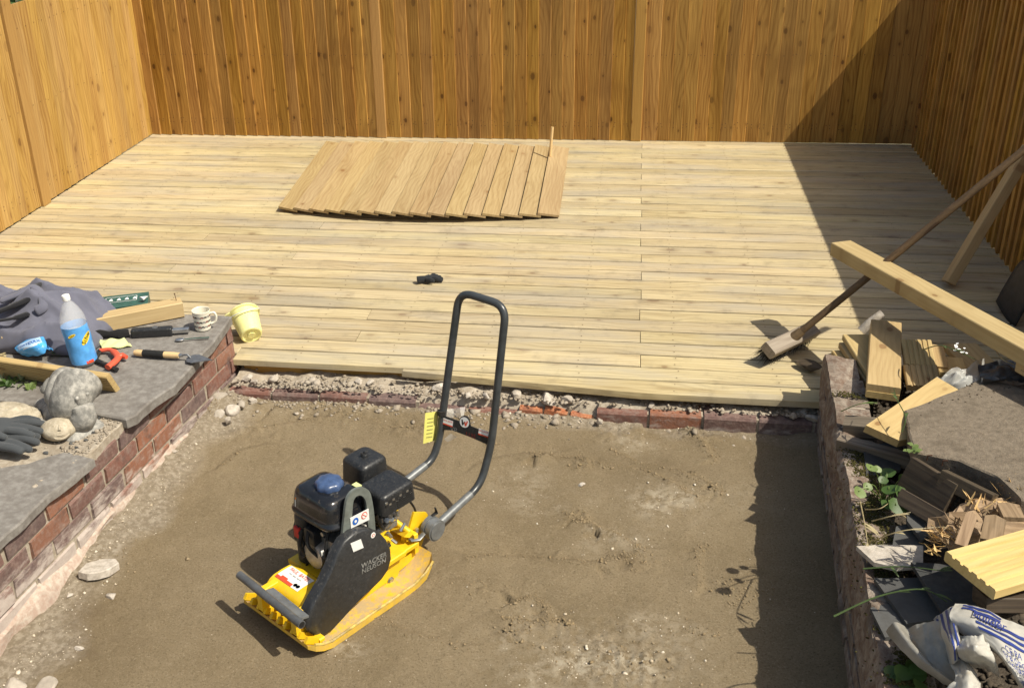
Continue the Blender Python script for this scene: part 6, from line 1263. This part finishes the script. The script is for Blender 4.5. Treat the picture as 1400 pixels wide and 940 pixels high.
# ---- aggregate bag
bag = thing('aggregate_bag', 'crumpled white plastic aggregate bag with blue stripes and lettering', 'bag', W(1330, 890, .25))
M_['bagw'] = plain('shade_dulled_white_bag', (.47, .45, .40, 1), .4, .5, noise=.08, sc=14, dust=.35); M_['bagb'] = plain('blue_bag_print', (.03, .05, .22, 1), .4, .5, noise=.1); M_['bagc'] = plain('cloudy_bag_plastic', (.27, .255, .22, 1), .35, .5, noise=.15, sc=12, dust=.3)  # bag white is dulled in its colour to stand in for shade
c0 = [[W(u, v, z) for u, v, z in r] for r in ([(1306, 823, .36), (1335, 826, .37), (1370, 842, .385), (1405, 858, .385), (1450, 872, .37)], [(1298, 842, .38), (1330, 848, .40), (1366, 862, .41), (1402, 880, .405), (1450, 895, .39)], [(1316, 866, .36), (1345, 876, .39), (1375, 895, .405), (1405, 910, .40), (1450, 920, .39)], [(1360, 890, .36), (1372, 905, .38), (1388, 925, .385), (1412, 940, .385), (1455, 955, .37)], [(1380, 915, .28), (1390, 930, .33), (1400, 950, .33), (1425, 970, .33), (1460, 990, .32)])]
mb, SB = patch(c0, 54, 60, crump(.011, 210)); obw('printed_sheet', mb, M_['bagw'], bag, 75)
for k in range(3): quad_patch(SB, .17+k*.075, .205+k*.075, .28, .98, 'bagb', bag, 'stripe', .002, 22)
for k in range(2): quad_patch(SB, .03+k*.06, .065+k*.06, .12, .5, 'bagb', bag, 'stripe', .002, 16)
on_patch(SB, 'Builder', .15, .17, .40, (0, 1.), (-1., 0), 'bagb', bag, off=.008, sx=.75)
for s_, u0, v0, z_ in (('CE PA', .44, .60, .115), ('D & DECO', .53, .62, .115), ('AGGREGA', .62, .64, .115), ('SLEY', .77, .62, .125), ('EY P', .88, .64, .125)): on_patch(SB, s_, z_, u0, v0, (0, .85), (-.8, 0), 'bagb', bag, off=.008, sx=.74)
c0 = [[W(u, v, z) for u, v, z in r] for r in ([(1276, 846, .26), (1290, 836, .33), (1304, 826, .36)], [(1284, 862, .30), (1296, 862, .37), (1310, 862, .385)], [(1292, 880, .31), (1302, 882, .385), (1314, 880, .37)], [(1296, 905, .27), (1304, 905, .33), (1314, 900, .33)])]
mb, S3_ = patch(c0, 30, 20, crump(.008, 240)); obw('striped_fold', mb, M_['bagw'], bag, 75)
for k in range(4): quad_patch(S3_, .02, .95, .12+k*.21, .22+k*.21, 'bagb', bag, 'stripe', .003, 14)
c0 = [[W(u, v, z) for u, v, z in r] for r in ([(1308, 868, .36), (1330, 866, .40), (1352, 872, .39)], [(1308, 884, .38), (1332, 882, .43), (1354, 884, .40)], [(1314, 898, .35), (1336, 898, .39), (1362, 905, .38)], [(1326, 915, .27), (1345, 912, .30), (1368, 925, .31)])]
mb, S4 = patch(c0, 34, 34, crump(.014, 260)); obw('rolled_edge', mb, M_['bagw'], bag, 75)
c0 = [[W(u, v, z) for u, v, z in r] for r in ([(1236, 858, .25), (1262, 850, .29), (1290, 845, .33)], [(1242, 880, .25), (1268, 880, .29), (1298, 880, .32)], [(1255, 905, .25), (1280, 910, .28), (1310, 915, .28)], [(1290, 935, .23), (1310, 940, .26), (1340, 945, .26)])]
mb, S5 = patch(c0, 34, 34, crump(.012, 280)); obw('cloudy_sheet', mb, M_['bagc'], bag, 75)
c0 = [[W(u, v, z) for u, v, z in r] for r in ([(1211, 862, .25), (1222, 850, .29), (1238, 856, .27)], [(1230, 885, .27), (1246, 880, .30), (1252, 882, .27)], [(1262, 915, .27), (1272, 908, .30), (1276, 908, .28)], [(1302, 940, .27), (1310, 936, .30), (1312, 934, .28)])]
mb, S6 = patch(c0, 34, 16, crump(.006, 290)); obw('twisted_strip', mb, M_['bagc'], bag, 75)
c0 = [[W(u, v, z) for u, v, z in r] for r in ([(1300, 905, .30), (1318, 900, .33), (1335, 918, .32)], [(1306, 925, .32), (1325, 922, .35), (1340, 930, .33)], [(1290, 945, .30), (1325, 950, .34), (1345, 950, .32)])]
mb, S7 = patch(c0, 24, 24, crump(.010, 295)); obw('torn_flap', mb, M_['bagw'], bag, 75)

# ---- weeds
def round_leaf(mb, p, n_, r, rot=0.):
    n_ = Vector(n_).normalized(); a = n_.cross(V3(.3, .9, .2)).normalized(); b = n_.cross(a); o = len(mb.v); p = Vector(p); mb.v.append(tuple(p-n_*r*.12))
    for k in range(12): t = 2*math.pi*k/12+rot; q = r*(1-.22*(math.cos(t)))*(1 if k % 2 else .94); mb.v.append(tuple(p+a*q*math.cos(t)+b*q*math.sin(t)*.82+n_*r*.10*math.cos(2*t)))
    for k in range(12): mb.f.append((o, o+1+k, o+1+(k+1) % 12))
wd_ = thing('weed', 'round-leaved green weed growing against the dark nailed board', 'plant', W(1205, 690, .19)); rn = random.Random(51)
for u, v, z, r in ((1190, 638, .37, .020), (1199, 640, .35, .014), (1174, 671, .35, .022), (1185, 664, .33, .016), (1206, 655, .32, .016), (1215, 668, .30, .028), (1232, 672, .30, .03), (1225, 690, .28, .032), (1215, 688, .27, .03), (1236, 655, .30, .026), (1212, 645, .28, .024), (1245, 668, .29, .02)):
    mb = MB(); p = W(u, v, z); round_leaf(mb, p, (rn.gauss(.3, .3), rn.gauss(-.5, .3), 1), r, rn.random()*6); obw('leaf', mb, M_['leafp' if z > .32 else 'leaf'], wd_, 60); mb = MB().tube(smooth_path([W(1208, 692, .19), p.lerp(W(1208, 692, .19), .4)+V3(0, 0, .03), p], 4), .0018, 5); obw('stem', mb, M_['leafp'], wd_)
wd2 = thing('weed', 'green weed leaves low on the wall beside the twisted bag strip', 'plant', W(1250, 930, .18))
for k in range(12): mb = MB(); p = W(1250+rn.gauss(0, 16), 925+rn.gauss(0, 12), .2+rn.uniform(0, .04)); round_leaf(mb, p, (rn.gauss(0, .4), rn.gauss(-.4, .3), 1), rn.uniform(.015, .028), rn.random()*6); obw('leaf', mb, M_['leaf'], wd2, 60)
wd3 = thing('weed', 'small bright weed sprouting at the slab corner by the broken board', 'plant', W(1247, 622, .33))
for k in range(9): mb = MB(); a_ = rn.uniform(0, 6.28); blade_leaf(mb, W(1246, 622, .36)+V3(rn.gauss(0, .006), rn.gauss(0, .006), rn.uniform(0, .03)), (math.cos(a_), math.sin(a_), rn.uniform(.1, 1)), rn.uniform(.02, .035), .009, .3); obw('leaf', mb, M_['leafp'], wd3, 60)
for pts, lab, m_, r_ in (([(1233, 590, .36), (1238, 570, .40), (1226, 545, .42), (1222, 530, .40)], 'green grass stem rising over the broken board', 'grass', .0022), ([(1262, 478, .36), (1285, 472, .42), (1310, 480, .42), (1335, 492, .39)], 'flowering grass stem arching over the grooved offcuts', 'grass', .0022), ([(1150, 562, .25), (1175, 552, .30), (1200, 550, .31)], 'pale grass stem lying at the wall edge', 'leafp', .002),
                          ([(1180, 777, .27), (1235, 774, .29), (1290, 780, .30)], 'long green grass blade over the pale sunlit slate', 'grass', .0024), ([(1140, 842, .24), (1200, 815, .29), (1260, 805, .32), (1295, 822, .30)], 'long grass blade trailing over the shaded wall', 'grass', .003), ([(1186, 742, .25), (1230, 726, .33), (1285, 720, .34)], 'dry bent stem in front of the dark slates', 'straw', .0022), ([(1176, 685, .25), (1182, 715, .30), (1186, 742, .27)], 'dry pale stem at the inner edge of the shaded wall', 'straw', .0024), ([(1183, 696, .25), (1202, 695, .28), (1214, 688, .29)], 'short dry twig below the round-leaved weed', 'straw', .002), ([(1192, 712, .25), (1215, 706, .29), (1245, 700, .30)], 'pale dry grass over the broken slate', 'straw', .0022), ([(1362, 480, .40), (1372, 492, .43), (1390, 500, .42), (1400, 510, .43)], 'dark twig curling out under the beam', 'straw', .002)):
    P_ = smooth_path([W(*p) for p in pts], 7); o = thing('grass_stem', lab, 'grass', P_[0]); obw('stem', MB().tube(P_, [r_*(1-.6*i/len(P_)) for i in range(len(P_))], 6), M_[m_], o)
    mb = MB()
    for k in range(3 if 'twig' not in lab else 0): i = rn.randrange(len(P_)//3, len(P_)); blade_leaf(mb, P_[i], (P_[i]-P_[i-1]).normalized()+V3(rn.gauss(0, .5), rn.gauss(0, .5), rn.gauss(.2, .3)), rn.uniform(.025, .05), .004, .3); obw('leaf', mb, M_[m_], o, 60); mb = MB()
fb = thing('flower_sprig', 'sprig of tiny white flowers on the offcut pile by the beam', 'plant', W(1318, 478, .41))
for k in range(10): mb = MB(); round_leaf(mb, W(1312+rn.gauss(0, 9), 477+rn.gauss(0, 4), .42), (rn.gauss(0, .5), -.3, 1), rn.uniform(.004, .007)); obw('petal', mb, M_['wplastic'], fb, 60)
